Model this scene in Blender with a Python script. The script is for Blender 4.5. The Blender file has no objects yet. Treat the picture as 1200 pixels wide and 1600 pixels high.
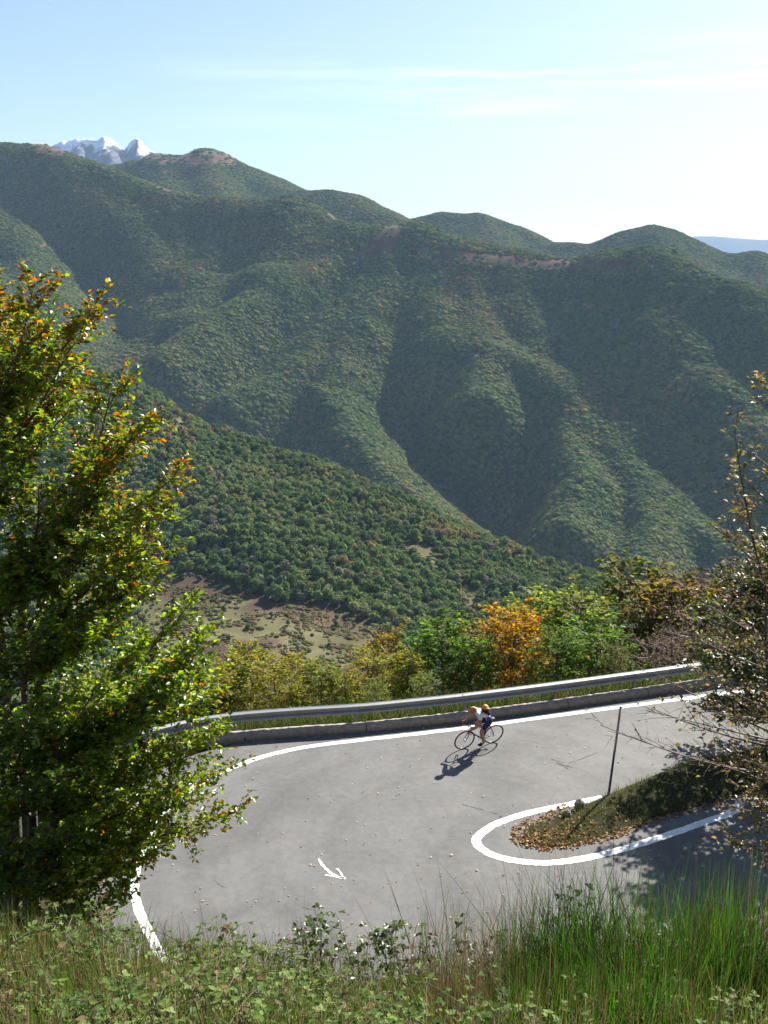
import bpy, math, random
import numpy as np
from mathutils import Vector, Matrix

# ------------------------------------------------------------------ camera, sky, sun, exposure
sc = bpy.context.scene
CAM_Z, PITCH, FPX = 13.6, math.radians(13.0), 1600.0
cam_d = bpy.data.cameras.new('camera'); cam = bpy.data.objects.new('camera', cam_d)
sc.collection.objects.link(cam); sc.camera = cam
cam.location = (0, 0, CAM_Z); cam.rotation_euler = (math.pi / 2 - PITCH, 0, 0)
cam_d.sensor_fit = 'VERTICAL'; cam_d.sensor_height = 36; cam_d.lens = 36.0
cam_d.clip_start = 0.1; cam_d.clip_end = 60000

SUN_EL, SUN_AZ = math.radians(37), math.radians(35)       # azimuth clockwise from +Y (the view direction)
SUN = Vector((math.sin(SUN_AZ) * math.cos(SUN_EL), math.cos(SUN_AZ) * math.cos(SUN_EL), math.sin(SUN_EL)))
world = bpy.data.worlds.new('World'); sc.world = world; world.use_nodes = True
wt = world.node_tree; wt.nodes.clear()
def wn(t, **k):
    n = wt.nodes.new(t)
    for a, b in k.items(): setattr(n, a, b)
    return n
sky = wn('ShaderNodeTexSky', sky_type='NISHITA', sun_disc=False, sun_elevation=SUN_EL, sun_rotation=SUN_AZ,
         altitude=1200, air_density=1.0, dust_density=1.7, ozone_density=1.5)
tc = wn('ShaderNodeTexCoord'); sep = wn('ShaderNodeSeparateXYZ'); wt.links.new(tc.outputs['Generated'], sep.inputs[0])
# thin high cirrus: streaky noise on the sky dome, strongest in a low bank
mp = wn('ShaderNodeMapping'); mp.inputs['Scale'].default_value = (2.2, 2.2, 38); mp.inputs['Rotation'].default_value = (0, 0.035, 0)
wt.links.new(tc.outputs['Generated'], mp.inputs[0])
nz = wn('ShaderNodeTexNoise'); nz.inputs['Scale'].default_value = 1.6; nz.inputs['Detail'].default_value = 7; nz.inputs['Roughness'].default_value = .62
wt.links.new(mp.outputs[0], nz.inputs['Vector'])
cr = wn('ShaderNodeMapRange'); cr.inputs[1].default_value = .50; cr.inputs[2].default_value = .80; wt.links.new(nz.outputs[0], cr.inputs[0])
b1 = wn('ShaderNodeMapRange', interpolation_type='SMOOTHSTEP'); b1.inputs[1].default_value = .10; b1.inputs[2].default_value = .165
b2 = wn('ShaderNodeMapRange', interpolation_type='SMOOTHSTEP'); b2.inputs[1].default_value = .215; b2.inputs[2].default_value = .17
for b in (b1, b2): wt.links.new(sep.outputs[2], b.inputs[0])
m1 = wn('ShaderNodeMath', operation='MULTIPLY'); m2 = wn('ShaderNodeMath', operation='MULTIPLY')
wt.links.new(b1.outputs[0], m1.inputs[0]); wt.links.new(b2.outputs[0], m1.inputs[1])
bx_ = wn('ShaderNodeMapRange', interpolation_type='SMOOTHSTEP'); bx_.inputs[1].default_value = -.28; bx_.inputs[2].default_value = .15; wt.links.new(sep.outputs[0], bx_.inputs[0])
m3 = wn('ShaderNodeMath', operation='MULTIPLY'); wt.links.new(m1.outputs[0], m3.inputs[0]); wt.links.new(bx_.outputs[0], m3.inputs[1])
wt.links.new(m3.outputs[0], m2.inputs[0]); wt.links.new(cr.outputs[0], m2.inputs[1])
mixc = wn('ShaderNodeMix', data_type='RGBA'); mixc.inputs[7].default_value = (9.5, 9.7, 10, 1)
wt.links.new(m2.outputs[0], mixc.inputs[0]); wt.links.new(sky.outputs[0], mixc.inputs[6])
bg = wn('ShaderNodeBackground'); bg.inputs[1].default_value = 0.05
wt.links.new(mixc.outputs[2], bg.inputs[0])
wo = wn('ShaderNodeOutputWorld'); wt.links.new(bg.outputs[0], wo.inputs[0])

sl = bpy.data.lights.new('sun', 'SUN'); sl.energy = 4.6; sl.angle = math.radians(.53); sl.color = (1, .95, .86)
so = bpy.data.objects.new('sun', sl); sc.collection.objects.link(so)
so.rotation_euler = (-SUN).to_track_quat('-Z', 'Y').to_euler()
sc.view_settings.view_transform = 'Standard'; sc.view_settings.look = 'None'
sc.view_settings.gamma = 1; sc.view_settings.use_curve_mapping = False
sc.view_settings.exposure = 1.7
try:
    sc.cycles.max_bounces = 6; sc.cycles.diffuse_bounces = 3; sc.cycles.glossy_bounces = 2; sc.cycles.transmission_bounces = 4
    sc.cycles.volume_bounces = 0; sc.cycles.sample_clamp_indirect = 6
    sc.cycles.use_denoising = True
except Exception: pass

# ------------------------------------------------------------------ helpers
RNG = np.random.default_rng(7)
col = sc.collection
CP, SP = math.cos(PITCH), math.sin(PITCH)
def at(px, py, Y):
    """world point on the photograph's ray (px,py) at ground distance Y"""
    u, v = (px - 600) / FPX, (800 - py) / FPX
    d = (u, CP + v * SP, -SP + v * CP); s = Y / d[1]
    return np.array((d[0] * s, Y, CAM_Z + d[2] * s))
def gnd(px, py, z=0.0):
    u, v = (px - 600) / FPX, (800 - py) / FPX
    d = (u, CP + v * SP, -SP + v * CP); s = (z - CAM_Z) / d[2]
    return np.array((d[0] * s, d[1] * s, z))
def proj(P):
    x, y, z = P[:, 0], P[:, 1], P[:, 2] - CAM_Z
    f = y * CP - z * SP; v = y * SP + z * CP
    return 600 + FPX * x / f, 800 - FPX * v / f

def _hash(ix, iy, seed):
    h = (ix.astype(np.int64) * 374761393 + iy.astype(np.int64) * 668265263 + seed * 2147483647) & 0xffffffff
    h = ((h ^ (h >> 13)) * 1274126177) & 0xffffffff
    return ((h ^ (h >> 16)) & 0xffff) / 65535.0
def vnoise(x, y, seed=0):
    x = np.asarray(x, float); y = np.asarray(y, float)
    ix, iy = np.floor(x), np.floor(y); fx, fy = x - ix, y - iy
    fx = fx * fx * (3 - 2 * fx); fy = fy * fy * (3 - 2 * fy)
    a = _hash(ix, iy, seed); b = _hash(ix + 1, iy, seed); c = _hash(ix, iy + 1, seed); d = _hash(ix + 1, iy + 1, seed)
    return (a * (1 - fx) + b * fx) * (1 - fy) + (c * (1 - fx) + d * fx) * fy
def fbm(x, y, octaves=4, seed=0):
    s = 0; a = .5; n = 0
    for o in range(octaves):
        s = s + a * vnoise(x * 2 ** o + 17 * o, y * 2 ** o - 9 * o, seed + o); n += a; a *= .5
    return s / n
def inpoly(px, py, poly):
    r = np.zeros(px.shape, bool); j = len(poly) - 1
    for i in range(len(poly)):
        xi, yi = poly[i]; xj, yj = poly[j]
        c = ((yi > py) != (yj > py)) & (px < (xj - xi) * (py - yi) / (yj - yi + 1e-9) + xi)
        r ^= c; j = i
    return r

def tag(o, label=None, cat=None, group=None, kind=None):
    if label: o['label'] = label
    if cat: o['category'] = cat
    if group: o['group'] = group
    if kind: o['kind'] = kind
    return o
def empty(name, loc=(0, 0, 0), rz=0):
    o = bpy.data.objects.new(name, None); col.objects.link(o); o.location = loc; o.rotation_euler = (0, 0, rz)
    o.empty_display_size = .2
    return o
def mesh(name, V, F, smooth=False, colors=None, mats=None):
    V = np.asarray(V, np.float32).reshape(-1, 3)
    me = bpy.data.meshes.new(name)
    if isinstance(F, np.ndarray):
        n, k = F.shape
        me.vertices.add(len(V)); me.vertices.foreach_set('co', V.ravel())
        me.loops.add(n * k); me.loops.foreach_set('vertex_index', F.astype(np.int32).ravel())
        me.polygons.add(n); me.polygons.foreach_set('loop_start', np.arange(0, n * k, k, dtype=np.int32))
        me.polygons.foreach_set('loop_total', np.full(n, k, np.int32))
    else:
        me.from_pydata(V.tolist(), [], F)
    me.update(calc_edges=True)
    if smooth: me.polygons.foreach_set('use_smooth', np.ones(len(me.polygons), bool))
    if colors is not None:
        c = np.ones((len(V), 4), np.float32); c[:, :3] = colors
        a = me.color_attributes.new('col', 'FLOAT_COLOR', 'POINT'); a.data.foreach_set('color', c.ravel())
    return me
def obj(name, me, mat=None, parent=None):
    o = bpy.data.objects.new(name, me); col.objects.link(o)
    if mat is not None and len(me.materials) == 0: me.materials.append(mat)
    if parent is not None: o.parent = parent
    return o

class MB:
    """collects simple solids for ONE mesh"""
    def __init__(s): s.v = []; s.f = []
    def add(s, V, F):
        n = len(s.v); s.v += [tuple(map(float, p)) for p in V]; s.f += [tuple(i + n for i in f) for f in F]
    def box(s, c, d, rot=None):
        c = np.array(c, float); h = np.array(d, float) / 2
        P = np.array([(x, y, z) for x in (-1, 1) for y in (-1, 1) for z in (-1, 1)]) * h
        if rot is not None: P = P @ np.array(rot).T
        s.add(P + c, [(0, 1, 3, 2), (4, 6, 7, 5), (0, 4, 5, 1), (2, 3, 7, 6), (0, 2, 6, 4), (1, 5, 7, 3)])
    def tube(s, pts, rad, k=6, cap=True):
        pts = np.array(pts, float); n = len(pts)
        rad = np.broadcast_to(np.asarray(rad, float), (n,))
        T = np.gradient(pts, axis=0); T /= np.linalg.norm(T, axis=1)[:, None] + 1e-12
        a = np.array((0, 0, 1.)) if abs(T[0][2]) < .9 else np.array((1., 0, 0))
        U = np.cross(T, a); U /= np.linalg.norm(U, axis=1)[:, None] + 1e-12; W = np.cross(T, U)
        th = np.arange(k) * 2 * math.pi / k
        V = (pts[:, None] + rad[:, None, None] * (np.cos(th)[None, :, None] * U[:, None] + np.sin(th)[None, :, None] * W[:, None])).reshape(-1, 3)
        F = [(i * k + j, i * k + (j + 1) % k, (i + 1) * k + (j + 1) % k, (i + 1) * k + j) for i in range(n - 1) for j in range(k)]
        if cap: F += [tuple(range(k))[::-1], tuple((n - 1) * k + j for j in range(k))]
        s.add(V, F)
    def torus(s, R, r, k=28, m=8, plane='xz', c=(0, 0, 0)):
        V = []; F = []
        for i in range(k):
            a = 2 * math.pi * i / k
            for j in range(m):
                b = 2 * math.pi * j / m; q = R + r * math.cos(b)
                V.append((c[0] + q * math.cos(a), c[1] + r * math.sin(b), c[2] + q * math.sin(a)))
                F.append((i * m + j, i * m + (j + 1) % m, ((i + 1) % k) * m + (j + 1) % m, ((i + 1) % k) * m + j))
        s.add(V, F)
    def sphere(s, c, r, k=10, m=7, jitter=0, rng=None):
        V = []; F = []; r = np.broadcast_to(np.asarray(r, float), (3,))
        for i in range(m + 1):
            p = math.pi * i / m
            for j in range(k):
                a = 2 * math.pi * j / k; q = 1 + (rng.uniform(-jitter, jitter) if jitter else 0)
                V.append((c[0] + q * r[0] * math.sin(p) * math.cos(a), c[1] + q * r[1] * math.sin(p) * math.sin(a), c[2] + q * r[2] * math.cos(p)))
        for i in range(m):
            for j in range(k): F.append((i * k + j, (i + 1) * k + j, (i + 1) * k + (j + 1) % k, i * k + (j + 1) % k))
        s.add(V, F)
    def build(s, name, mat, parent=None, smooth=False):
        me = mesh(name, s.v, s.f, smooth); return obj(name, me, mat, parent)

# ---- materials
def mat(name):
    m = bpy.data.materials.new(name); m.use_nodes = True; nt = m.node_tree; nt.nodes.clear()
    out = nt.nodes.new('ShaderNodeOutputMaterial')
    def N(t, ins=None, **k):
        n = nt.nodes.new(t)
        for a, b in k.items(): setattr(n, a, b)
        for a, b in (ins or {}).items():
            if isinstance(b, bpy.types.NodeSocket): nt.links.new(b, n.inputs[a])
            else: n.inputs[a].default_value = b
        return n
    return m, nt, N, out
def simple(name, c, rough=.6, metal=0, var=.15, scale=8, bump=0, spec=.4, c2=None):
    m, nt, N, out = mat(name)
    t = N('ShaderNodeTexCoord'); nz = N('ShaderNodeTexNoise', {'Vector': t.outputs['Object'], 'Scale': scale, 'Detail': 6})
    c2 = c2 or tuple(x * (1 - var) for x in c)
    r = N('ShaderNodeMix', {0: nz.outputs[0], 6: (*c2, 1), 7: (*[x * (1 + var) for x in c], 1)}, data_type='RGBA')
    b = N('ShaderNodeBsdfPrincipled', {'Base Color': r.outputs[2], 'Roughness': rough, 'Metallic': metal, 'Specular IOR Level': spec})
    if bump:
        bp = N('ShaderNodeBump', {'Height': nz.outputs[0], 'Strength': bump, 'Distance': .02}); nt.links.new(bp.outputs[0], b.inputs['Normal'])
    nt.links.new(b.outputs[0], out.inputs[0]); return m
def leafmat(name, transl=.45, gloss=.10, rough=.32, source='col', boost=1.0):
    """thin leaf: diffuse + translucent + a waxy gloss; colour from the mesh's own leaf colours, times the object's tint"""
    m, nt, N, out = mat(name)
    if source == 'inst': c = N('ShaderNodeAttribute', attribute_type='INSTANCER', attribute_name='tint').outputs['Color']
    else: c = N('ShaderNodeAttribute', attribute_type='GEOMETRY', attribute_name='col').outputs['Color']
    if source in ('col', 'objcol'):
        oi = N('ShaderNodeObjectInfo'); c = N('ShaderNodeMix', {0: 1.0, 6: c, 7: oi.outputs['Color']}, data_type='RGBA', blend_type='MULTIPLY').outputs[2]
    if source == 'inst':
        g = N('ShaderNodeAttribute', attribute_type='GEOMETRY', attribute_name='col').outputs['Color']
        c = N('ShaderNodeMix', {0: 1.0, 6: c, 7: g}, data_type='RGBA', blend_type='MULTIPLY').outputs[2]
    d = N('ShaderNodeBsdfDiffuse', {'Color': c})
    hs = N('ShaderNodeHueSaturation', {'Saturation': 1.1, 'Value': 1.25, 'Color': c})
    t = N('ShaderNodeBsdfTranslucent', {'Color': hs.outputs[0]})
    x = N('ShaderNodeMixShader', {0: transl, 1: d.outputs[0], 2: t.outputs[0]})
    o = x
    if gloss:
        gl = N('ShaderNodeBsdfGlossy', {'Color': (1, 1, 1, 1), 'Roughness': rough})
        o = N('ShaderNodeMixShader', {0: gloss, 1: x.outputs[0], 2: gl.outputs[0]})
    nt.links.new(o.outputs[0], out.inputs[0]); return m
M = {}
M['leaf'] = leafmat('leaf', .62, .028, .38)
M['leaf_soft'] = leafmat('leaf_soft', .55, .008, .5)
M['leaf_dull'] = leafmat('leaf_dull', .4, .006, .5)
M['forest'] = leafmat('forest', .12, 0, source='inst')
M['forest_tree'] = leafmat('forest_tree', .25, 0, source='objcol')
M['bark'] = simple('bark', (.11, .095, .08), .9, scale=14, bump=.6, var=.35)
M['twig'] = simple('twig', (.13, .085, .06), .6, scale=20, var=.3)
M['twig_pale'] = simple('twig_pale', (.10, .07, .052), .7, scale=20, var=.3)
M['concrete'] = simple('concrete', (.36, .30, .255), .95, scale=7, bump=1.0, var=.25, c2=(.15, .115, .09))
M['steel'] = simple('steel', (.30, .31, .32), .55, .3, var=.22, scale=3)
M['rust_steel'] = simple('rust_steel', (.22, .22, .22), .7, .5, var=.3, scale=10)
M['line'] = simple('line', (.74, .74, .73), .75, scale=30, var=.08, c2=(.55, .55, .54))
def paint():
    m, nt, N, out = mat('line'); t = N('ShaderNodeTexCoord').outputs['Object']
    a = N('ShaderNodeTexNoise', {'Vector': t, 'Scale': 26, 'Detail': 8, 'Roughness': .75}); b_ = N('ShaderNodeTexNoise', {'Vector': t, 'Scale': 1.3, 'Detail': 4})
    q = N('ShaderNodeMath', {0: b_.outputs[0], 1: .35, 2: a.outputs[0]}, operation='MULTIPLY_ADD'); r = N('ShaderNodeMapRange', {0: q.outputs[0], 1: .70, 2: .84, 3: 0, 4: .85})
    c = N('ShaderNodeMix', {0: r.outputs[0], 6: (.70, .70, .68, 1), 7: (.20, .195, .19, 1)}, data_type='RGBA')
    p = N('ShaderNodeBsdfPrincipled', {'Base Color': c.outputs[2], 'Roughness': .75}); nt.links.new(p.outputs[0], out.inputs[0]); return m
M['line'] = paint()
M['stone'] = simple('stone', (.26, .22, .19), .9, scale=20, var=.3, bump=.5)

# ---- vertex-coloured terrain
def terrainmat(name, nscale=.02, amount=.35):
    m, nt, N, out = mat(name)
    c = N('ShaderNodeAttribute', attribute_name='col').outputs['Color']
    t = N('ShaderNodeTexCoord'); nz = N('ShaderNodeTexNoise', {'Vector': t.outputs['Object'], 'Scale': nscale, 'Detail': 10, 'Roughness': .65})
    mr = N('ShaderNodeMapRange', {0: nz.outputs[0], 1: .3, 2: .7, 3: 1 - amount, 4: 1 + amount})
    x = N('ShaderNodeMix', {0: 1.0, 6: c, 7: mr.outputs[0]}, data_type='RGBA', blend_type='MULTIPLY')
    bp = N('ShaderNodeBump', {'Height': nz.outputs[0], 'Strength': .6, 'Distance': .25 / nscale * .02})
    b = N('ShaderNodeBsdfPrincipled', {'Base Color': x.outputs[2], 'Roughness': 1, 'Specular IOR Level': .1, 'Normal': bp.outputs[0]})
    nt.links.new(b.outputs[0], out.inputs[0]); return m
M['terrain'] = terrainmat('terrain', .03, .4)
M['soil'] = terrainmat('soil', 1.2, .45)

# ------------------------------------------------------------------ mountains (height field grown from ridge lines)
def ridge_h(x, y, ridges, k=14.0, base=-480.0, asym=.36, conv=0.0):
    """surface = highest of all ridges, each falling away from its crest line, steeper on its north (shaded) side"""
    hs = []
    for ri, (pts, s, r) in enumerate(ridges):
        dm = np.full(x.shape, 1e9); zw = np.zeros(x.shape); ww = np.zeros(x.shape); ax = np.zeros(x.shape); ay = np.zeros(x.shape)
        for a, b in zip(pts[:-1], pts[1:]):
            dx, dy = b[0] - a[0], b[1] - a[1]; L2 = dx * dx + dy * dy + 1e-9
            t = np.clip(((x - a[0]) * dx + (y - a[1]) * dy) / L2, 0, 1)
            ex, ey = x - a[0] - t * dx, y - a[1] - t * dy; d = np.hypot(ex, ey)
            w = (d + 6.0) ** -5.0; zw += w * (a[2] + t * (b[2] - a[2])); ww += w; ax += w * ex; ay += w * ey; dm = np.minimum(dm, d)
        n = np.hypot(ax, ay) + 1e-12
        lo = np.clip(-(zw / ww) / 110, 0, 1) if conv else 1.0        # the high shoulders are gentler than the ravine sides
        sl_ = s * (1 + asym * (.45 + .55 * lo) * (-.62 * ax - .78 * ay) / n)
        hs.append(zw / ww - sl_ * (np.sqrt(dm * dm + r * r) - r) * ((.62 + np.minimum(dm / conv, .7)) if conv and ri else 1))
    hs.append(np.full(x.shape, base))
    H = np.stack(hs); m = H.max(0)
    return m + k * np.log(np.exp((H - m) / k).sum(0))
def RL(pp, s, r, dz=-9): return ([at(*p) + (0, 0, dz) for p in pp], s, r)

WALL = [
    RL([(-420, 190, 2850), (-150, 205, 2700), (0, 219, 2600), (55, 215, 2560), (110, 237, 2450), (200, 266, 2350), (280, 297, 2250), (370, 307, 2200), (455, 304, 2150),
        (520, 336, 2110), (600, 345, 2080), (650, 338, 2060), (700, 360, 2030), (800, 383, 1990), (900, 404, 1940), (960, 390, 1900), (1020, 384, 1850), (1090, 410, 1790), (1200, 458, 1700), (1380, 530, 1600)], .85, 60),
    RL([(-250, 250, 2450), (-120, 330, 2200), (-40, 420, 1950), (0, 520, 1700), (10, 620, 1500)], .5, 50),
    RL([(-40, 270, 2450), (20, 330, 2250), (60, 400, 2050), (102, 470, 1880), (125, 540, 1720), (110, 640, 1500)], .5, 45),
    RL([(90, 245, 2440), (165, 288, 2320), (225, 330, 2180), (256, 395, 2030), (258, 455, 1910), (235, 520, 1780), (180, 600, 1600), (140, 680, 1450)], .54, 42),
    RL([(560, 392, 2020), (480, 408, 1950), (395, 448, 1840), (315, 498, 1720), (250, 538, 1630)], .78, 22),
    RL([(600, 385, 2000), (545, 455, 1860), (478, 515, 1740), (425, 572, 1640), (352, 606, 1570)], .80, 22),
    RL([(620, 372, 2010), (598, 430, 1900), (560, 490, 1790), (525, 545, 1690), (505, 588, 1620), (540, 650, 1530), (600, 720, 1430), (660, 775, 1350), (697, 805, 1300)], .80, 24),
    RL([(720, 385, 2000), (745, 460, 1850), (762, 530, 1710), (745, 595, 1580)], .78, 34),
    RL([(762, 525, 1715), (845, 560, 1650), (905, 625, 1550), (975, 705, 1440), (1050, 780, 1340), (1135, 840, 1250)], .78, 26),
    RL([(880, 640, 1540), (905, 730, 1370), (880, 800, 1260)], .85, 16),
    RL([(990, 740, 1400), (1020, 800, 1290), (1000, 870, 1180)], .85, 18),
    RL([(880, 410, 1930), (905, 490, 1800), (960, 580, 1650), (1040, 650, 1530), (1130, 725, 1420), (1240, 800, 1320)], .52, 30),
    RL([(1020, 384, 1850), (1050, 470, 1710), (1110, 560, 1570), (1200, 640, 1460), (1320, 720, 1360)], .46, 40),
    RL([(370, 307, 2200), (352, 360, 2080), (330, 420, 1960), (300, 475, 1840)], .6, 40),
    RL([(455, 304, 2150), (440, 350, 2070), (420, 405, 1960)], .6, 40),
    RL([(280, 297, 2250), (300, 350, 2130), (296, 400, 2020)], .6, 40),
    RL([(800, 385, 1990), (812, 450, 1860), (850, 520, 1740), (880, 570, 1650)], .62, 34),
    RL([(955, 392, 1900), (965, 450, 1790), (1000, 520, 1690)], .45, 50),
    RL([(660, 345, 2050), (668, 420, 1920), (690, 500, 1770)], .62, 30),
    RL([(1150, 436, 1730), (1230, 540, 1580), (1330, 620, 1480)], .62, 40),
]
WALL = [(p, s_ * (1.22 if 4 <= i <= 10 else 1.0), r_) for i, (p, s_, r_) in enumerate(WALL)]
def wall_h(x, y):
    n = 16 * (fbm(x / 170, y / 170, 4, 3) - .5) + 6 * (fbm(x / 46, y / 46, 3, 11) - .5)
    return ridge_h(x, y, WALL, 9, -430, .50, 170.0) + n

HILLS = [
    RL([(120, 275, 3350), (190, 256, 3300), (250, 243, 3260), (290, 240, 3230), (322, 232, 3200), (378, 253, 3140), (420, 275, 3050), (465, 297, 2950), (520, 330, 2850)], .5, 60),
    RL([(322, 232, 3200), (330, 270, 3000), (345, 300, 2850)], .55, 40),
    RL([(250, 243, 3260), (262, 280, 3000), (280, 320, 2800)], .55, 40),
    RL([(420, 320, 3000), (468, 294, 2950), (508, 289, 2900), (545, 297, 2860), (590, 318, 2800), (628, 338, 2750), (700, 370, 2650)], .5, 60),
    RL([(560, 360, 3300), (640, 338, 3260), (690, 327, 3220), (745, 334, 3180), (800, 350, 3130), (860, 373, 3050), (920, 377, 3000), (965, 361, 2960), (1000, 357, 2930), (1020, 352, 2920), (1042, 358, 2910),
        (1090, 377, 2880), (1120, 391, 2860), (1150, 396, 2840), (1185, 393, 2820), (1230, 410, 2800), (1400, 440, 2750)], .45, 45),
    RL([(1020, 352, 2920), (1050, 400, 2700), (1110, 450, 2450), (1200, 500, 2200)], .5, 40),
    RL([(745, 334, 3180), (790, 380, 2900), (830, 420, 2700)], .5, 40),
    RL([(1185, 393, 2820), (1230, 440, 2600)], .5, 40),
]
def hills_h(x, y):
    return ridge_h(x, y, HILLS, 14, -350) + 22 * (fbm(x / 240, y / 240, 4, 5) - .5) + 8 * (fbm(x / 60, y / 60, 3, 15) - .5)

MID = [
    RL([(-420, 430, 1120), (-200, 490, 1000), (60, 535, 950), (170, 573, 920), (250, 620, 880), (310, 648, 860), (450, 692, 820), (560, 738, 780), (700, 803, 730), (850, 853, 690), (960, 885, 650), (1080, 935, 600), (1250, 1010, 540)], .42, 24, -15),
    RL([(240, 660, 800), (330, 760, 690), (380, 850, 610), (390, 930, 540)], .34, 40),
    RL([(560, 770, 740), (640, 825, 690), (730, 872, 640), (820, 905, 600)], .36, 28),
    RL([(430, 760, 720), (520, 850, 630), (600, 930, 560)], .34, 30),
]
def mid_h(x, y):
    h = ridge_h(x, y, MID, 6, -400, -.45)
    near = np.where(y < 200, -.64 * (y - 36) - 3.4, -.64 * 164 - 3.4 - .28 * (y - 200))
    near = near - .06 * np.maximum(0, x)
    near = np.where(y > 760, near - (y - 760) * .5, near)
    k = 6.0; m = np.maximum(h, near); h = m + k * np.log(np.exp((h - m) / k) + np.exp((near - m) / k))
    n = (12 * (fbm(x / 90, y / 90, 4, 23) - .5) + 5 * (fbm(x / 24, y / 24, 3, 33) - .5)) * np.clip((y - 60) / 200, 0, 1)
    return h + n

def grid_terrain(name, fn, x0, x1, y0, y1, step, colfn, material, fan=False):
    ny = int((y1 - y0) / step) + 1; nx = int((x1 - x0) / step) + 1
    gx, gy = np.meshgrid(np.linspace(x0, x1, nx), np.linspace(y0, y1, ny))
    z = fn(gx, gy); V = np.stack([gx, gy, z], -1).reshape(-1, 3)
    i = np.arange(nx * ny).reshape(ny, nx)
    F = np.stack([i[:-1, :-1], i[:-1, 1:], i[1:, 1:], i[1:, :-1]], -1).reshape(-1, 4)
    me = mesh(name, V, F, True, colfn(V))
    o = obj(name, me, material); tag(o, kind='structure'); return o

def sampled(fn, x0, x1, y0, y1, st):
    """the same surface read off a regular grid (fast look-up)"""
    nx, ny = int((x1 - x0) / st) + 2, int((y1 - y0) / st) + 2; gx, gy = np.meshgrid(x0 + np.arange(nx) * st, y0 + np.arange(ny) * st); Z = fn(gx, gy)
    def f(x, y):
        u = np.clip((np.asarray(x, float) - x0) / st, 0, nx - 1.001); v = np.clip((np.asarray(y, float) - y0) / st, 0, ny - 1.001); i = u.astype(int); j = v.astype(int); a = u - i; b = v - j
        return (Z[j, i] * (1 - a) + Z[j, i + 1] * a) * (1 - b) + (Z[j + 1, i] * (1 - a) + Z[j + 1, i + 1] * a) * b
    return f
wall_h = sampled(wall_h, -1320, 1020, 980, 2920, 8.0); hills_h = sampled(hills_h, -1520, 1720, 2130, 3720, 12.0); mid_h = sampled(mid_h, -630, 530, 30, 1190, 4.0)
FLOOR = np.array((.062, .075, .03)); RED = np.array((.13, .075, .05)); DRY = np.array((.22, .20, .09)); BROWN = np.array((.16, .10, .06))
WALL_CLEAR = [
    [(604, 343), (640, 343), (628, 372), (612, 394), (590, 400), (548, 402), (546, 396), (572, 388), (588, 368)],
    [(638, 381), (700, 387), (790, 399), (860, 406), (990, 406), (985, 415), (905, 422), (840, 418), (760, 410), (680, 403), (640, 396)],
    [(512, 331), (604, 336), (604, 346), (520, 344)],
    [(34, 212), (66, 212), (108, 232), (100, 243), (62, 238)],
    [(228, 268), (262, 282), (296, 296), (280, 302), (240, 290)],
    [(60, 381), (240, 379), (240, 383), (60, 385)],
]
HILL_CLEAR = [[(290, 228), (340, 226), (375, 250), (352, 268), (330, 252), (300, 262), (262, 252)], [(190, 245), (300, 236), (300, 247), (210, 262), (195, 262)]]
MEADOW = [(225, 905), (300, 897), (360, 915), (430, 937), (520, 945), (570, 962), (606, 985), (640, 1040), (560, 1080), (225, 1080)]
MID_CLEAR = [[(282, 645), (292, 655), (276, 688), (264, 694), (268, 668)],
             [(640, 846), (668, 850), (690, 868), (716, 880), (690, 890), (668, 885), (655, 872), (630, 862)],
             [(712, 905), (745, 920), (750, 960), (720, 950)]]
def wall_clear(V):
    px, py = proj(V); jx = px + 10 * (fbm(V[:, 0] / 20, V[:, 1] / 20, 2, 41) - .5); jy = py + 6 * (fbm(V[:, 0] / 20, V[:, 1] / 20, 2, 42) - .5)
    m = np.zeros(len(V), bool)
    for p in WALL_CLEAR: m |= inpoly(jx, jy, p)
    return m
def hill_clear(V):
    px, py = proj(V); m = np.zeros(len(V), bool); px = px + 26 * (fbm(V[:, 0] / 60, V[:, 1] / 60, 3, 47) - .5); py = py + 16 * (fbm(V[:, 0] / 60, V[:, 1] / 60, 3, 48) - .5)
    for p in HILL_CLEAR: m |= inpoly(px, py, p)
    m &= fbm(V[:, 0] / 34, V[:, 1] / 34, 3, 49) > .40
    return m
def mid_clear(V):
    px, py = proj(V); jx = px + 26 * (fbm(V[:, 0] / 14, V[:, 1] / 14, 2, 43) - .5); jy = py + 14 * (fbm(V[:, 0] / 14, V[:, 1] / 14, 2, 44) - .5)
    m = inpoly(jx, jy, MEADOW) & (V[:, 1] > 150)
    c = np.zeros(len(V), bool)
    for p in MID_CLEAR: c |= inpoly(jx, jy, p)
    return m, c & (V[:, 1] > 250)
def ground_cols(V, fn, clear):
    c = np.tile(FLOOR, (len(V), 1)); m = fn(V)
    n = fbm(V[:, 0] / 25, V[:, 1] / 25, 3, 51)[:, None]; t2 = np.clip((fbm(V[:, 0] / 40, V[:, 1] / 40, 3, 54) - .5) * 6, 0, 1)[:, None]
    c2 = (RED * (1 - t2) + np.array((.10, .095, .045)) * t2) * (.55 + .9 * n)
    c[m] = c2[m]; return c
def mid_cols(V):
    c = np.tile(FLOOR, (len(V), 1)); m, k = mid_clear(V)
    n = fbm(V[:, 0] / 14, V[:, 1] / 14, 4, 52); n2 = fbm(V[:, 0] / 30, V[:, 1] / 30, 3, 53)
    t = np.clip((n2 - .44) * 8, 0, 1)[:, None]
    md = (np.array((.115, .108, .05)) * (1 - t) + np.array((.08, .055, .035)) * t) * (.6 + .8 * n[:, None])
    c[m] = md[m]; c[k] = (np.array((.105, .095, .045)) * (.7 + .6 * n[:, None]))[k]
    return c
def far_cols(V): return np.tile(np.array((.08, .10, .07)), (len(V), 1))
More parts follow.
